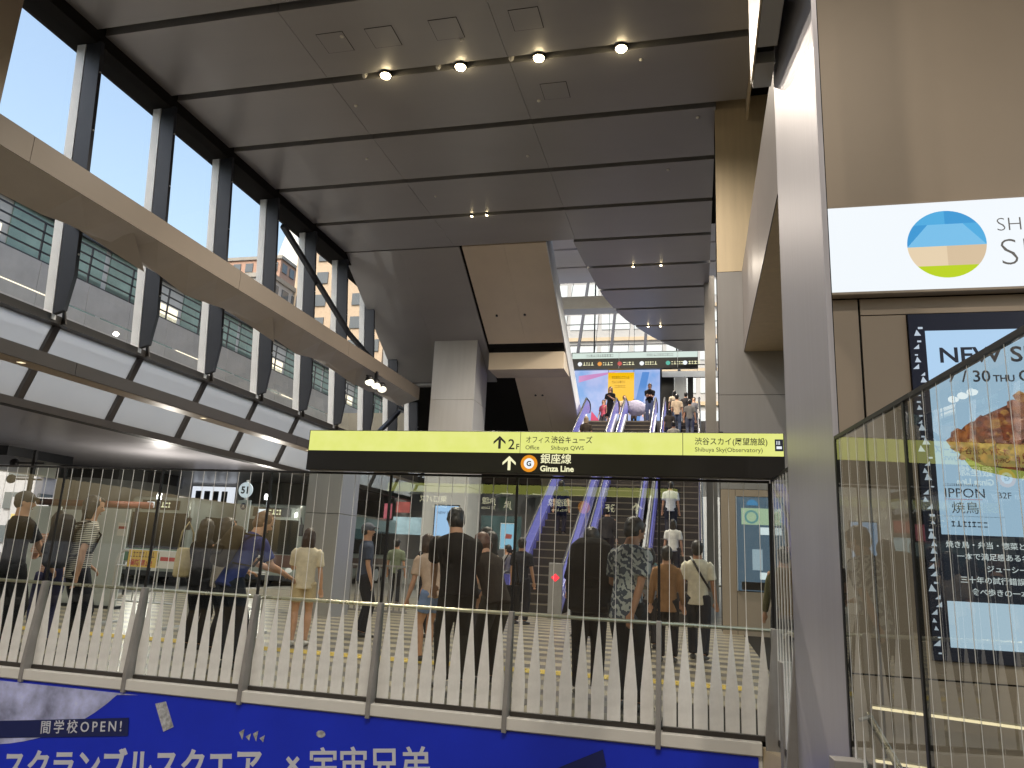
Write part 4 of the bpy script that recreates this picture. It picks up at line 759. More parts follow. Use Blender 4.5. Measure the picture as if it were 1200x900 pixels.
cg = thing("digital_poster", "bright blue digital poster on the broad grey column", "screen", (-9.25, 27.46, 0)); MB().box(-0.5, 0.5, 0, 0.035, 1.3, 3.2).build("frame", m_black, cg); plate("image", emit_mat("poster_blue_light", lin((168, 206, 246)), 0.95), cg, -0.46, 0.46, 1.34, 3.16, -0.001); text("NEW SHOP", cg, 0, 2.85, 0.14, m_scr_ink, -0.006, align='CENTER')
bf = thing("crowd_barrier", "low dark slatted barrier behind the crowd near the shop", "barrier", (-7.6, 15.6, 0.012))
for i in range(13): MB().bar((0.13*i, 0, 0.06), (0.13*i, 0, 0.98), 0.03, 0.03, up=(1, 0, 0)).build("slat", m_post, bf)
for z in (0.06, 1.0): MB().bar((-0.03, 0, z), (1.6, 0, z), 0.05, 0.04).build("rail", m_post, bf)

# ================================================================== PEOPLE
def ik(a, c, l1, l2, pole):
    a, c, pole = Vector(a), Vector(c), Vector(pole); d = c-a; L = d.length
    if L > (l1+l2)*0.999: c = a+d.normalized()*(l1+l2)*0.999; d = c-a; L = d.length
    t = d.normalized(); q = (l1*l1-l2*l2+L*L)/(2*L); h = math.sqrt(max(0, l1*l1-q*q))
    p = pole-t*pole.dot(t); p = p.normalized() if p.length > 1e-6 else t.orthogonal().normalized()
    return a+t*q+p*h, c
REM = []
def soft(mb, name, mat, parent, vox, smooth=4):
    o = mb.build(name, mat, parent, smooth=True, fix=False)
    r = o.modifiers.new("remesh", 'REMESH'); r.mode = 'VOXEL'; r.voxel_size = vox; r.use_smooth_shade = True
    s_ = o.modifiers.new("smooth", 'SMOOTH'); s_.factor = 0.5; s_.iterations = smooth
    REM.append(o); return o
HAIR = M("hair_black", (0.012, 0.010, 0.009), 0.45, 0, var=0.3, scale=30, bump=0.5, bscale=70, aniso=(1, 1, 0.2))
HAIR2 = M("hair_brown", (0.05, 0.026, 0.016), 0.45, 0, var=0.3, scale=30, bump=0.5, bscale=70, aniso=(1, 1, 0.2))
def person(label, x, y, z=0.012, h=1.70, rz=0, lean=0, head=(0, 0), hands=(None, None), feet=((-0.055, 0, 0), (0.055, 0.02, 0)), shirt=None, sleeve='short', bottom='trousers', trouser=None, hair='short', hmat=None, shoe=(0.05, 0.05, 0.05), sk=(196, 150, 122), hip=0.53, vox=0.011, group="passers-by behind the glass fence", slim=1.0, shirt_len=0.0, extra=None, pole=(0, -0.4, -1)):
    """Figure facing its own +Y; lengths as fractions of h; hands and feet are targets in the same frame."""
    t = thing("person", label, "person", (x, y, z), R(rz), group)
    H = h; S_ = skin(sk); hmat = hmat or HAIR; shirt = shirt or fabric((40, 40, 44)); trouser = trouser or fabric((34, 36, 44))
    l = R(lean); d = Vector((0, math.sin(l), math.cos(l))); X = Vector((1, 0, 0)); fwd = Vector((0, math.cos(l), -math.sin(l)))
    P = Vector((0, -0.12*math.sin(l), hip))*H
    def T(k): return P+d*k*H
    N = T(0.305)
    hp, hy = R(head[0])+l*0.55, R(head[1])
    hd = Vector((0, math.sin(hp), math.cos(hp))); hf = Matrix.Rotation(hy, 3, hd) @ Vector((0, math.cos(hp), -math.sin(hp))); hx = hf.cross(hd)
    HC = N+hd*0.090*H
    rot = Matrix((hx, hf, hd)).transposed()
    W = slim
    body = MB()
    tor = [(-0.05, 0.060, 0.045), (0.0, 0.078*W, 0.050), (0.07, 0.070*W, 0.046), (0.13, 0.074*W, 0.050), (0.20, 0.090*W, 0.060), (0.262, 0.100*W, 0.054), (0.292, 0.070*W, 0.044), (0.308, 0.040, 0.040)]
    body.tube([T(k) for k, _, _ in tor]+[N+hd*0.05*H], [(a*H, b*H) for _, a, b in tor]+[(0.036*H, 0.040*H)], 14, side=X)
    hr = [(-0.062, 0.014, 0.016, 0.022), (-0.055, 0.026, 0.026, 0.018), (-0.035, 0.037, 0.042, 0.008), (-0.010, 0.042, 0.052, 0.002), (0.020, 0.044, 0.056, -0.002), (0.045, 0.041, 0.052, -0.003), (0.062, 0.029, 0.038, -0.004), (0.070, 0.010, 0.014, -0.004)]
    body.tube([HC+hd*k*H+hf*f*H for k, _, _, f in hr], [(a*H, b*H) for _, a, b, _ in hr], 14, side=hx)
    body.tube([HC+hf*0.048*H+hd*0.012*H, HC+hf*0.062*H-hd*0.010*H, HC+hf*0.050*H-hd*0.016*H], [0.005*H, 0.009*H, 0.008*H], 8)      # nose
    for sx in (-1, 1): body.ellip(HC+hx*sx*0.044*H-hf*0.004*H-hd*0.004*H, (0.006*H, 0.011*H, 0.018*H), 8, 6, rot)                    # ears
    sh_ = MB(); top_hem = -0.055-shirt_len
    g = 0.012
    srows = [(top_hem, 0.094*W, 0.070), (0.02, 0.090*W, 0.068), (0.07, 0.086*W, 0.064), (0.13, 0.086*W, 0.064), (0.20, 0.099*W, 0.070), (0.262, 0.108*W, 0.063), (0.292, 0.082*W, 0.052), (0.309, 0.050, 0.050)]
    sh_.tube([T(k) for k, _, _ in srows], [(a*H, b*H) for _, a, b in srows], 16, side=X)
    hmb = MB()
    for i, sx in enumerate((-1, 1)):
        SH = T(0.268)+X*sx*0.100*W*H
        tgt = hands[i]
        tgt = SH+Vector((sx*0.045, 0.05, -0.315))*H if tgt is None else Vector(tgt)*H
        E_, Wr = ik(SH, tgt, 0.172*H, 0.152*H, (sx*0.5, pole[1], pole[2]) if hands[i] else (sx*0.2, -1, 0))
        body.tube([SH, SH.lerp(E_, 0.5), E_, E_.lerp(Wr, 0.35), Wr], [0.030*H, 0.026*H, 0.021*H, 0.022*H, 0.014*H], 10)
        ad = (Wr-E_).normalized(); pn = ad.cross(X*sx); pn = pn.normalized() if pn.length > 0.1 else Vector((0, 0, 1)); pn = pn if pn.z <= 0.2 else -pn
        sd_ = ad.cross(pn).normalized()
        K = Wr+ad*0.052*H
        body.tube([Wr, Wr+ad*0.02*H, K], [(0.013*H, 0.010*H), (0.021*H, 0.010*H), (0.023*H, 0.009*H)], 10, side=sd_)
        for q, (o_, ln) in enumerate(((-0.017, 0.038), (-0.006, 0.045), (0.006, 0.042), (0.017, 0.033))):
            b0 = K+sd_*o_*H; b1 = b0+(ad*0.85+pn*0.35)*ln*0.5*H; b2 = b1+(ad*0.4+pn*0.9)*ln*0.5*H
            body.tube([b0-ad*0.01*H, b1, b2], [0.0058*H, 0.0054*H, 0.0044*H], 7)
        th_s = sd_*(-1 if sd_.dot(X*sx) > 0 else 1)
        b0 = Wr+ad*0.012*H+th_s*0.014*H; b1 = b0+(th_s*0.6+ad*0.7)*0.022*H; body.tube([b0, b1, b1+(ad*0.9+pn*0.4)*0.02*H], [0.0075*H, 0.0065*H, 0.005*H], 7)
        if sleeve == 'short': sh_.tube([SH-X*sx*0.02*H, SH+(E_-SH)*0.15, SH.lerp(E_, 0.45), SH.lerp(E_, 0.78)], [0.040*H, 0.041*H, 0.039*H, 0.040*H], 12)
        elif sleeve == 'long': sh_.tube([SH-X*sx*0.02*H, SH.lerp(E_, 0.4), E_, E_.lerp(Wr, 0.5), E_.lerp(Wr, 0.95)], [0.040*H, 0.036*H, 0.031*H, 0.028*H, 0.024*H], 12)
        HJ = P+X*sx*0.050*H-d*0.01*H; ft = Vector((feet[i][0], feet[i][1], feet[i][2]+0.042))*H
        Kn, An = ik(HJ, ft, 0.248*H, 0.245*H, (sx*0.1, 1, 0.1))
        body.tube([HJ, HJ.lerp(Kn, 0.4), Kn, Kn.lerp(An, 0.35), An.lerp(Kn, 0.2), An], [0.052*H, 0.046*H, 0.031*H, 0.033*H, 0.021*H, 0.019*H], 12)
        fd_ = Vector((0.15*sx, 1, 0)).normalized()
        body.tube([An-Vector((0, 0, 0.012*H)), An-Vector((0, 0, 0.028*H))+fd_*0.05*H, An-Vector((0, 0, 0.032*H))+fd_*0.10*H], [(0.020*H, 0.02*H), (0.024*H, 0.014*H), (0.02*H, 0.008*H)], 10, side=(1, 0, 0))
        hmb.tube([An-fd_*0.035*H-Vector((0, 0, 0.022*H)), An-fd_*0.01*H-Vector((0, 0, 0.018*H)), An+fd_*0.05*H-Vector((0, 0, 0.024*H)), An+fd_*0.095*H-Vector((0, 0, 0.029*H)), An+fd_*0.118*H-Vector((0, 0, 0.033*H))], [(0.016*H, 0.018*H), (0.025*H, 0.026*H), (0.029*H, 0.018*H), (0.027*H, 0.013*H), (0.014*H, 0.008*H)], 12, side=(1, 0, 0))
        if i == 0: legs = []
        legs.append((HJ, Kn, An))
    soft(body, "body", S_, t, vox, 3)
    soft(sh_, "shirt" if bottom != 'dress' else "dress_top", shirt, t, vox*1.15, 4)
    tr = MB()
    if bottom in ('trousers', 'shorts'):
        tr.tube([T(-0.03), T(0.0), T(0.045), T(0.09)], [(0.080*W*H, 0.062*H), (0.092*W*H, 0.068*H), (0.084*W*H, 0.060*H), (0.078*W*H, 0.054*H)], 14, side=X)
        for HJ, Kn, An in legs:
            if bottom == 'trousers': tr.tube([HJ+d*0.01*H, HJ.lerp(Kn, 0.4), Kn, Kn.lerp(An, 0.5), Kn.lerp(An, 0.97)], [0.060*H, 0.058*H, 0.047*H, 0.043*H, 0.040*H], 12)
            else: tr.tube([HJ+d*0.01*H, HJ.lerp(Kn, 0.4), HJ.lerp(Kn, 0.62)], [0.058*H, 0.058*H, 0.056*H], 12)
    else:
        zz = 0.20 if bottom == 'dress' else 0.30
        lo = Vector((0, legs[0][2].y*0.5+legs[1][2].y*0.5, zz*H))
        tr.tube([T(0.08), T(0.0), P.lerp(lo, 0.5), lo], [(0.082*H, 0.062*H), (0.098*H, 0.075*H), (0.115*H, 0.095*H), (0.135*H, 0.115*H)], 16, side=X)
    soft(tr, {'trousers': "trousers", 'shorts': "shorts", 'dress': "skirt", 'skirt': "skirt"}[bottom], trouser, t, vox*1.15, 3)
    soft(hmb, "shoes", M("shoe_%d" % int(shoe[0]*100), shoe, 0.5), t, vox*0.9, 2)
    ha = MB()
    if hair == 'cap':
        ha.ellip(HC-hf*0.006*H+hd*0.026*H, (0.052*H, 0.063*H, 0.052*H), 14, 10, rot); ha.tube([HC+hf*0.03*H+hd*0.038*H, HC+hf*0.075*H+hd*0.034*H, HC+hf*0.10*H+hd*0.024*H], [(0.042*H, 0.006*H), (0.042*H, 0.006*H), (0.03*H, 0.005*H)], 12, side=hx); hm = extra or hmat
        soft(ha, "cap", hm, t, vox, 2); ha = MB(); ha.ellip(HC-hf*0.014*H-hd*0.002*H, (0.047*H, 0.052*H, 0.045*H), 14, 10, rot)
    else:
        ha.ellip(HC-hf*0.013*H+hd*0.017*H, (0.0530*H, 0.0605*H, 0.0615*H), 16, 10, rot)
        ha.ellip(HC-hf*0.022*H-hd*0.014*H, (0.049*H, 0.048*H, 0.046*H), 14, 10, rot)
        ha.tube([HC+hf*0.028*H+hd*0.052*H+hx*0.022*H, HC+hf*0.043*H+hd*0.047*H, HC+hf*0.030*H+hd*0.050*H-hx*0.026*H], [0.015*H, 0.013*H, 0.015*H], 8)
        rr = random.Random(label)
        for q in range(16):                       # tufts that roughen the outline
            th_, ph_ = 0.3+1.5*rr.random(), 2*math.pi*rr.random(); v_ = Vector((math.sin(th_)*math.cos(ph_), math.sin(th_)*math.sin(ph_), math.cos(th_)))
            if v_.y > 0.35 and v_.z < 0.75: continue
            ha.ellip(HC-hf*0.013*H+hd*0.017*H+rot @ Vector((v_.x*0.047, v_.y*0.054, v_.z*0.054))*H, (0.011*H, 0.011*H, 0.012*H), 8, 6, rot)
        if hair in ('bob', 'long'):
            dn = 0.10 if hair == 'bob' else 0.26
            ha.tube([HC-hf*0.02*H+hd*0.03*H, HC-hf*0.034*H-hd*0.03*H, HC-hf*0.036*H-Vector((0, 0, dn*0.6))*H-d*0.0, HC-hf*0.030*H-Vector((0, 0.02, dn))*H], [(0.050*H, 0.04*H), (0.056*H, 0.034*H), (0.058*H, 0.026*H), (0.036*H, 0.014*H)], 14, side=hx)
            for sx in (-1, 1): ha.tube([HC+hx*sx*0.044*H+hd*0.03*H, HC+hx*sx*0.048*H-hd*0.03*H-hf*0.005*H, HC+hx*sx*0.046*H-Vector((0, 0, dn*0.8))*H-hf*0.012*H], [(0.012*H, 0.028*H), (0.013*H, 0.028*H), (0.010*H, 0.016*H)], 10)
        if hair == 'pony': ha.tube([HC-hf*0.055*H+hd*0.02*H, HC-hf*0.085*H-hd*0.01*H, HC-hf*0.075*H-Vector((0, 0, 0.10))*H, HC-hf*0.06*H-Vector((0, 0, 0.16))*H], [0.016*H, 0.022*H, 0.020*H, 0.006*H], 10)
    soft(ha, "hair", hmat, t, vox*0.9, 2)
    ey = MB()
    for sx in (-1, 1): ey.ellip(HC+hx*sx*0.019*H+hf*0.0485*H+hd*0.006*H, (0.0075*H, 0.004*H, 0.0035*H), 8, 6, rot)
    ey.build("eyes", M("eye_dark", (0.02, 0.015, 0.012), 0.2), t, smooth=True)
    mo = MB().ellip(HC+hf*0.049*H-hd*0.036*H, (0.014*H, 0.004*H, 0.0035*H), 10, 6, rot).build("mouth", M("lip", (0.30, 0.10, 0.08), 0.5), t, smooth=True)
    return t, (lambda a, b, c: t_pt(t, Vector((a, b, c))*H)), T, d
def t_pt(t, v): return Matrix.Translation(t.location) @ Matrix.Rotation(t.rotation_euler.z, 4, 'Z') @ v
def backpack(label, person_t, h, col, lean=0, size=1.0, hip=0.53):
    """a pack on the back (local -Y) of a figure"""
    l = R(lean)
    t = thing("backpack", label, "backpack", person_t.location, person_t.rotation_euler.z)
    d = Vector((0, math.sin(l), math.cos(l))); b = Vector((0, -math.cos(l), math.sin(l)))
    c = Vector((0, -0.12*math.sin(l), hip))*h+d*0.165*h+b*0.125*h*size**0.5
    rot = Matrix((Vector((1, 0, 0)), -b, d)).transposed()
    m = MB()
    for k, (w_, dp) in enumerate(((0.075, 0.045), (0.088, 0.058), (0.090, 0.060), (0.088, 0.058), (0.070, 0.045))):
        pass
    m.tube([c+d*q*h*size for q in (-0.135, -0.12, -0.05, 0.05, 0.105, 0.13)], [(a*h*size, e*h*size) for a, e in ((0.060, 0.035), (0.083, 0.052), (0.088, 0.058), (0.086, 0.054), (0.074, 0.044), (0.045, 0.025))], 16, side=(1, 0, 0))
    soft(m, "pack_body", fabric(col), t, 0.012, 4)
    p = MB().tube([c+b*0.05*h*size+d*q*h for q in (-0.09, -0.08, -0.03, -0.02)], [(a*h, e*h) for a, e in ((0.045, 0.012), (0.060, 0.024), (0.060, 0.024), (0.045, 0.012))], 12, side=(1, 0, 0)); soft(p, "front_pocket", fabric(tuple(int(v*0.8) for v in col)), t, 0.010, 3)
    for sx in (-1, 1):
        s_ = MB().tube([c+Vector((sx*0.055*h, 0, 0))+d*0.10*h-b*0.03*h, c+Vector((sx*0.065*h, 0, 0))+d*0.135*h-b*0.125*h, c+Vector((sx*0.072*h, 0, 0))+d*0.06*h-b*0.205*h, c+Vector((sx*0.085*h, 0, 0))-d*0.05*h-b*0.175*h, c+Vector((sx*0.07*h, 0, 0))-d*0.09*h-b*0.05*h], [(0.014*h, 0.006*h)]*5, 8, side=(1, 0, 0)); s_.build("strap", fabric(tuple(int(v*0.7) for v in col)), t, smooth=True)
    return t
def bag(name, label, cat, loc, w_, dp, ht, col, rz=0, strap=0.35):
    t = thing(name, label, cat, loc, R(rz)); m = MB().tube([(0, 0, 0), (0, 0, 0.02), (0, 0, ht*0.6), (0, 0, ht)], [(w_*0.42, dp*0.4), (w_*0.5, dp*0.5), (w_*0.5, dp*0.45), (w_*0.45, dp*0.2)], 16, side=(1, 0, 0)); soft(m, "bag_body", fabric(col), t, 0.010, 3)
    MB().tube([(-w_*0.4, 0, ht*0.95), (-w_*0.3, 0, ht+strap*0.6), (0, 0, ht+strap), (w_*0.3, 0, ht+strap*0.6), (w_*0.4, 0, ht*0.95)], 0.010, 8).build("strap", fabric(tuple(int(v*0.8) for v in col)), t, smooth=True); return t
def phone(label, loc, rz=0, tilt=40, lit=True):
    t = thing("phone", label, "phone", loc, R(rz)); a = R(tilt)
    m = MB().box(-0.036, 0.036, -0.004, 0.004, -0.075, 0.075); o = m.build("case", m_black, t, bevel=0.003); o.rotation_euler = (a, 0, 0)
    o2 = MB().box(-0.033, 0.033, -0.0052, -0.0042, -0.070, 0.070).build("display", e_screen if lit else m_black, t); o2.rotation_euler = (a, 0, 0); return t
striped = stripe_mat("striped_knit", (0.03, 0.03, 0.035), (0.62, 0.58, 0.50), 16.0); peach = stripe_mat("peach_stripe", (0.62, 0.34, 0.24), (0.72, 0.50, 0.38), 11.0)
batik = stripe_mat("patterned_grey", (0.07, 0.085, 0.12), (0.50, 0.50, 0.48), 5.0, axis='DIAGONAL', distort=9.0, sharp=0.55)
blk, navy = fabric((28, 28, 31)), fabric((36, 42, 58))
# --- left group at the fence
person("man in black T-shirt with black cap at the far left edge", -7.52, 7.15, h=1.76, rz=-20, head=(4, -30), shirt=blk, trouser=fabric((38, 38, 42)), hair='cap', extra=M("cap_black", (0.02, 0.02, 0.024), 0.8), hands=((-0.16, 0.10, 0.50), (0.12, 0.20, 0.50)))
person("short person in peach striped top looking down at a phone", -7.55, 7.75, h=1.58, rz=62, head=(14, 0), lean=4, shirt=peach, trouser=fabric((70, 70, 104)), hair='bob', hands=((-0.05, 0.21, 0.66), (0.07, 0.20, 0.63)), vox=0.010)
phone("phone held by the person in the peach striped top", (-7.55-0.30, 7.75+0.14, 1.07), 62, 50, False)
bag("sling_bag", "navy sling bag on the hip of the person in peach", "bag", (-7.36, 7.58, 0.72), 0.22, 0.12, 0.26, (44, 46, 74), 20, 0.4)
pm = person("man in striped knit top with dark bag, hand on the rail", -6.62, 7.16, h=1.74, rz=-32, head=(6, -25), lean=4, shirt=striped, trouser=fabric((36, 38, 46)), hair='bob', hands=((-0.14, 0.10, 0.55), (0.16, -0.05, 0.50)), slim=1.08)
backpack("big dark backpack on the man in striped knit top", pm[0], 1.74, (38, 42, 52), 4, 1.25)
# --- middle left group
person("person in black with a cream tote bag, back turned, by the barricade", -6.05, 8.5, h=1.58, rz=-10, shirt=blk, sleeve='long', trouser=fabric((34, 36, 42)), hair='long', head=(6, 10), vox=0.012, bottom='trousers')
bag("tote_bag", "cream tote bag on the shoulder of person in black", "bag", (-6.27, 8.45, 0.86), 0.26, 0.10, 0.36, (206, 190, 150), 70, 0.32)
person("woman in pale grey top with dark hair, beside the person in black", -5.62, 8.3, h=1.60, rz=-40, shirt=fabric((150, 142, 132)), trouser=fabric((44, 48, 58)), hair='bob', head=(8, 0), hands=((-0.1, 0.18, 0.60), (0.1, 0.18, 0.60)), vox=0.012)
pb_ = person("man in blue shirt bent forward, brown hair, near the fence", -4.80, 7.42, h=1.72, rz=-30, lean=26, head=(16, -20), shirt=fabric((52, 62, 118)), trouser=fabric((40, 44, 54)), hair='short', hmat=M("hair_orange_brown", (0.12, 0.05, 0.02), 0.5, 0, var=0.2, scale=30), hands=((-0.08, 0.30, 0.58), (0.10, 0.28, 0.56)))
backpack("khaki brown backpack on the bent man in the blue shirt", pb_[0], 1.72, (64, 56, 44), 26, 1.0)
person("man with grey cap behind the girl in cream", -5.05, 11.2, h=1.72, rz=-60, shirt=fabric((70, 78, 96)), trouser=fabric((44, 46, 52)), hair='cap', extra=M("cap_grey", (0.10, 0.11, 0.14), 0.8), vox=0.014)
person("girl in cream top and shorts with long dark hair", -5.20, 9.6, h=1.55, rz=25, head=(10, 0), shirt=fabric((226, 212, 186)), bottom='shorts', trouser=fabric((206, 186, 150)), hair='long', hmat=HAIR2, shoe=(0.62, 0.6, 0.56), sk=(210, 165, 138), hands=((-0.04, 0.18, 0.72), None), vox=0.011)
phone("phone held up by the girl in cream top", (-5.36, 9.85, 1.19), 25, 30)
# --- centre group
pc = person("broad man in dark T-shirt leaning forward, brown shoulders, at the fence", -2.34, 7.42, h=1.80, rz=35, lean=20, head=(14, 0), shirt=fabric((36, 32, 30)), trouser=fabric((46, 42, 38)), hair='short', hands=((-0.06, 0.26, 0.52), (0.12, 0.22, 0.50)), slim=1.22)
person("companion with reddish brown hair bending over beside the broad man", -2.12, 7.95, h=1.62, rz=50, lean=30, head=(16, 0), shirt=fabric((52, 44, 38)), trouser=fabric((60, 56, 50)), hair='bob', hmat=M("hair_reddish", (0.11, 0.045, 0.025), 0.5, 0, var=0.3, scale=30), hands=((-0.04, 0.30, 0.50), (0.10, 0.30, 0.48)), slim=1.08)
person("woman with dark ponytail and beige top standing behind the couple", -2.62, 9.6, h=1.60, rz=70, shirt=fabric((176, 158, 140)), trouser=fabric((60, 60, 66)), hair='long', hands=(None, (0.08, 0.30, 0.55)), vox=0.012)
bag("shoulder_bag", "black shoulder bag of the woman with beige top", "bag", (-2.30, 9.45, 0.62), 0.30, 0.14, 0.34, (26, 26, 28), 10, 0.42)
person("person in light blue shorts bending beyond the couple", -3.25, 9.2, h=1.55, rz=60, lean=18, shirt=fabric((196, 170, 150)), bottom='shorts', trouser=fabric((120, 140, 176)), hair='bob', hmat=HAIR2, vox=0.012)
for i, (x, y, lab, c, hr_, rz_) in enumerate([(-7.55, 18.6, "man in sage green shirt seen from behind near the shop", (112, 120, 100), 'short', 0), (-7.0, 19.4, "woman in black near the shop, beside the green shirt", (34, 34, 38), 'bob', 30), (-6.2, 18.4, "woman in dark patterned top facing the shop", (58, 58, 66), 'long', -30), (-5.0, 20.2, "person in grey top walking past the broad column", (120, 118, 116), 'short', 80), (-5.6, 23.0, "person in dark coat near the pale blue notice", (46, 48, 54), 'short', 20)]):
    person(lab, x, y, h=1.66+0.03*(i % 3), rz=rz_, shirt=fabric(c), trouser=fabric((40, 42, 48)), hair=hr_, vox=0.016, group="passers-by near the shop")
# --- right group
pk = person("traveller in black with huge backpack at the fence", -1.05, 7.75, h=1.62, rz=8, lean=6, head=(10, 15), shirt=blk, trouser=fabric((26, 26, 30)), hair='short', hands=((-0.12, 0.2, 0.56), (0.12, 0.2, 0.56)))
backpack("huge black backpack worn by the traveller in black", pk[0], 1.62, (30, 29, 28), 6, 1.65)
person("man in grey patterned shirt looking down, hand on the rail", -0.62, 7.18, h=1.72, rz=-28, lean=8, head=(22, -20), shirt=batik, trouser=fabric((34, 38, 42)), hair='short', hands=((-0.10, 0.20, 0.60), (0.09, -0.10, 0.49)), sk=(176, 126, 98), shirt_len=0.03)
phone("phone in the hand of the man in grey patterned shirt", (-0.52, 7.62, 1.08), -28, 65, False)
person("person in tan overshirt walking to the escalators", -0.42, 11.0, h=1.55, rz=0, shirt=fabric((150, 112, 78)), sleeve='long', trouser=fabric((30, 30, 34)), hair='short', vox=0.012, shirt_len=0.05)
pwt = person("man in white T-shirt with black sling strap walking away", 0.0, 11.5, h=1.66, rz=-6, shirt=fabric((226, 220, 200)), trouser=fabric((36, 42, 52)), hair='short', vox=0.011, feet=((-0.055, 0.10, 0), (0.055, -0.10, 0.01)), sk=(180, 132, 104), shirt_len=0.02)
st_ = thing("sling_strap", "thin black sling strap across the back of white T-shirt", "strap", (0.0, 11.5, 0)); MB().tube([(-0.10, 0.0, 1.44), (-0.05, -0.125, 1.36), (0.06, -0.135, 1.16), (0.16, -0.06, 1.0), (0.17, 0.02, 0.96)], [(0.016, 0.004)]*5, 8, side=(1, 0, 0)).build("webbing", m_black, st_, smooth=True)
person("person in olive jacket behind the fence return", 1.05, 10.2, h=1.58, rz=10, shirt=fabric((92, 90, 62)), sleeve='long', trouser=fabric((40, 40, 42)), hair='short', vox=0.013)
for (lab, x, y, hh, c, tc, hr_, rz_, ln) in [
    ("woman in brown top walking by the grey column", -4.1, 11.8, 1.58, (96, 78, 64), (50, 48, 50), 'bob', 80, 0),
    ("man in charcoal shirt beyond the broad man's shoulder", -2.95, 10.6, 1.70, (54, 54, 58), (44, 46, 52), 'short', 60, 0),
    ("woman in white blouse waiting near the escalator foot", -2.0, 13.6, 1.58, (198, 194, 188), (52, 54, 62), 'long', 20, 0),
    ("man in dark suit near the signal post", -3.5, 15.4, 1.72, (42, 44, 52), (38, 40, 48), 'short', -10, 0),
    ("person in teal top walking towards the last escalator", -0.95, 14.8, 1.62, (70, 110, 110), (48, 50, 58), 'bob', -5, 0),
    ("woman in grey cardigan beyond the tan overshirt", -0.75, 12.6, 1.55, (120, 118, 120), (46, 46, 52), 'bob', 10, 0),
    ("young man in navy sweatshirt near the broad column", -6.6, 21.0, 1.70, (44, 50, 76), (50, 52, 58), 'short', 50, 0)]:
    person(lab, x, y, h=hh, rz=rz_, lean=ln, shirt=fabric(c), trouser=fabric(tc), hair=hr_, vox=0.014)
# --- riders on the escalators (step i is at y = 19.2 + 0.4 i, z = 0.231 (i + 1))
def rider(lab, x, i, **k):
    person(lab, x, 19.2+0.4*i+0.2, z=0.231*(i+1)+0.002, vox=0.016, group="riders on the escalators", **k)
rider("rider in white top low on the last escalator", -0.62, 3, h=1.60, shirt=fabric((214, 212, 206)), trouser=fabric((44, 46, 54)), hair='bob')
rider("rider in pale shirt higher on the last escalator", -0.75, 8, h=1.66, shirt=fabric((204, 206, 212)), trouser=fabric((50, 52, 60)), hair='short')
rider("rider in dark jacket low on the middle escalator", -2.4, 4, h=1.68, shirt=fabric((44, 44, 50)), sleeve='long', trouser=fabric((38, 38, 44)), hair='short')
rider("rider in dark blue low on the first escalator", -4.0, 8, h=1.62, shirt=fabric((30, 34, 66)), trouser=fabric((28, 30, 48)), hair='long')
rider("rider in beige coat near the head of the last escalator", -0.75, 27, h=1.62, shirt=fabric((206, 186, 160)), trouser=fabric((84, 96, 116)), hair='short')
rider("rider with grey patterned top beside the beige coat", -0.25, 26, h=1.55, shirt=fabric((120, 118, 116)), trouser=fabric((90, 96, 110)), hair='short')
rider("small rider in black and white below the beige coat", -1.0, 24, h=1.45, shirt=fabric((60, 56, 54)), trouser=fabric((40, 42, 60)), hair='bob')
rider("pale haired rider low in the first escalator's top half", -4.05, 21, h=1.62, shirt=fabric((70, 62, 54)), trouser=fabric((40, 40, 44)), hair='bob', hmat=M("hair_fair", (0.30, 0.22, 0.14), 0.5, 0, var=0.2, scale=20))
rider("rider in grey low in the last escalator's top half", -0.8, 20, h=1.60, shirt=fabric((150, 146, 140)), trouser=fabric((50, 50, 56)), hair='short')
# --- people on the upper landing, facing the viewer
G2 = "people on the upper landing"
person("woman in long black dress at the head of first escalator", -3.62, 31.9, z=7.17, h=1.66, rz=170, shirt=blk, bottom='dress', trouser=blk, hair='long', hands=((-0.03, 0.15, 0.70), None), sk=(206, 160, 134), vox=0.016, group=G2)
person("man in black T-shirt and blue jeans at the middle escalator's head", -1.98, 32.7, z=7.402, h=1.76, rz=180, shirt=blk, trouser=fabric((104, 116, 146)), hair='short', hands=((0.02, 0.16, 0.66), (-0.02, 0.17, 0.64)), shoe=(0.6, 0.6, 0.58), sk=(200, 152, 124), vox=0.016, group=G2)
person("person in pale top standing behind the woman in black dress", -3.25, 34.4, z=7.402, h=1.60, rz=190, shirt=fabric((176, 160, 140)), trouser=fabric((60, 60, 66)), hair='short', vox=0.018, group=G2)
person("person in brown sitting low behind the grey umbrella", -2.75, 33.9, z=7.402, h=1.30, rz=170, shirt=fabric((140, 100, 70)), trouser=fabric((60, 50, 44)), hair='short', vox=0.018, group=G2)
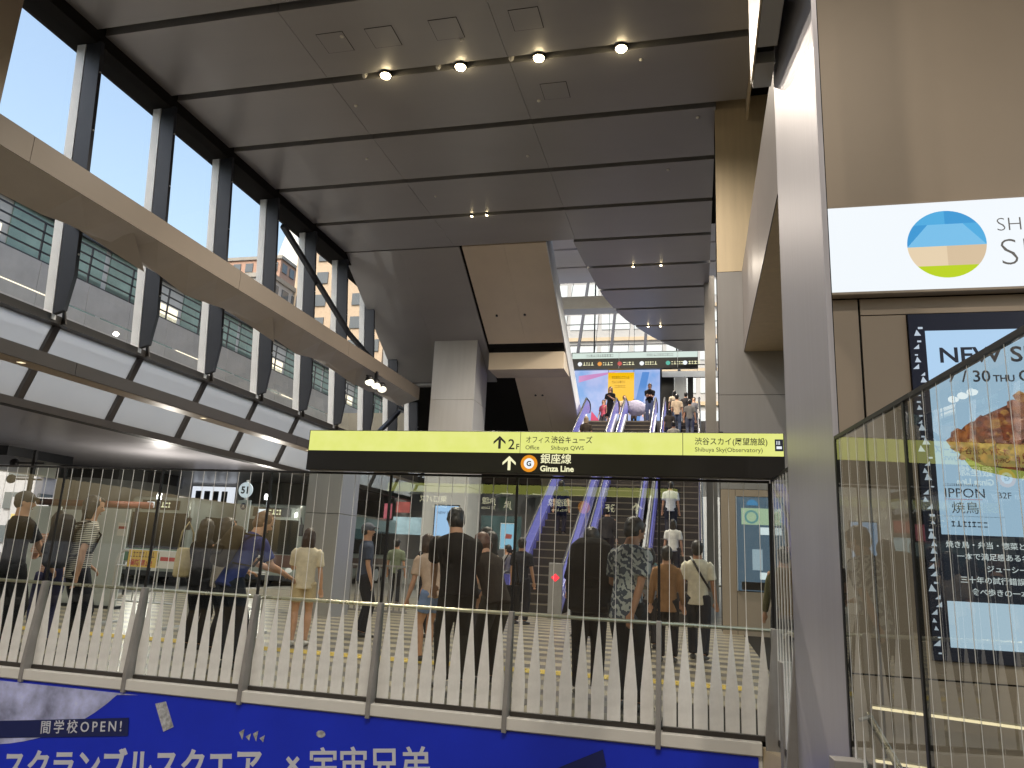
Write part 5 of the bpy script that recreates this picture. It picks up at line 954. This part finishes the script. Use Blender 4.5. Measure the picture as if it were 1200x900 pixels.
for (lab, x, y, c, tc, hr_, rz_) in [
    ("person in pink top far left on the upper landing", -4.35, 35.5, (196, 92, 116), (60, 58, 66), 'bob', 150),
    ("person in white shirt behind the black T-shirt man", -2.25, 35.2, (206, 206, 210), (58, 60, 70), 'short', 200),
    ("person in dark jacket beside the beige coat on the landing", -0.45, 34.0, (50, 48, 50), (52, 54, 62), 'short', 0),
    ("person in cream jacket on the landing before the white column", -0.95, 33.6, (196, 180, 156), (70, 72, 80), 'bob', 10),
    ("person in grey hoodie at far right on the landing", -0.10, 35.0, (104, 104, 110), (50, 52, 60), 'short', 180)]:
    person(lab, x, y, z=7.402, h=1.64, rz=rz_, shirt=fabric(c), trouser=fabric(tc), hair=hr_, vox=0.018, group=G2)
um = thing("umbrella", "grey open umbrella held at the head of middle escalator", "umbrella", (-2.62, 33.3, 8.15), 0)
can = MB(); rows = 6; seg = 16
pts = [[(0.45*math.sin(math.pi/2*r_/rows)*math.cos(2*math.pi*k/seg), 0.45*math.sin(math.pi/2*r_/rows)*math.sin(2*math.pi*k/seg), 0.22*math.cos(math.pi/2*r_/rows)+0.02*(k % 2)*(r_/rows)) for k in range(seg)] for r_ in range(rows+1)]
can.v = [p for r_ in pts for p in r_]; can.f = [(r_*seg+k, r_*seg+(k+1) % seg, (r_+1)*seg+(k+1) % seg, (r_+1)*seg+k) for r_ in range(rows) for k in range(seg)]
co = can.build("canopy", fabric((142, 140, 160)), um, fix=False); co.rotation_euler = (R(62), R(20), 0); so_ = co.modifiers.new("solid", 'SOLIDIFY'); so_.thickness = 0.004
MB().tube([(0, 0, 0.2), (0.1, 0.5, -0.2), (0.12, 0.55, -0.26)], 0.008, 8).build("shaft", m_steel, um)
# ------------------------------------------------------------------ bake the soft meshes and the lettering
bpy.context.view_layer.update()
dg = bpy.context.evaluated_depsgraph_get()
baked = [(o, bpy.data.meshes.new_from_object(o.evaluated_get(dg), depsgraph=dg)) for o in REM+BAKE]
for o, me in baked:
    if o.type == 'FONT':
        n = bpy.data.objects.new("lettering_mesh", me); COL.objects.link(n); n.parent = o.parent; n.location = o.location; n.rotation_euler = o.rotation_euler; n.scale = o.scale
        nm = o.name; bpy.data.objects.remove(o); n.name = nm
    else:
        o.modifiers.clear(); o.data = me
        for p in me.polygons: p.use_smooth = True
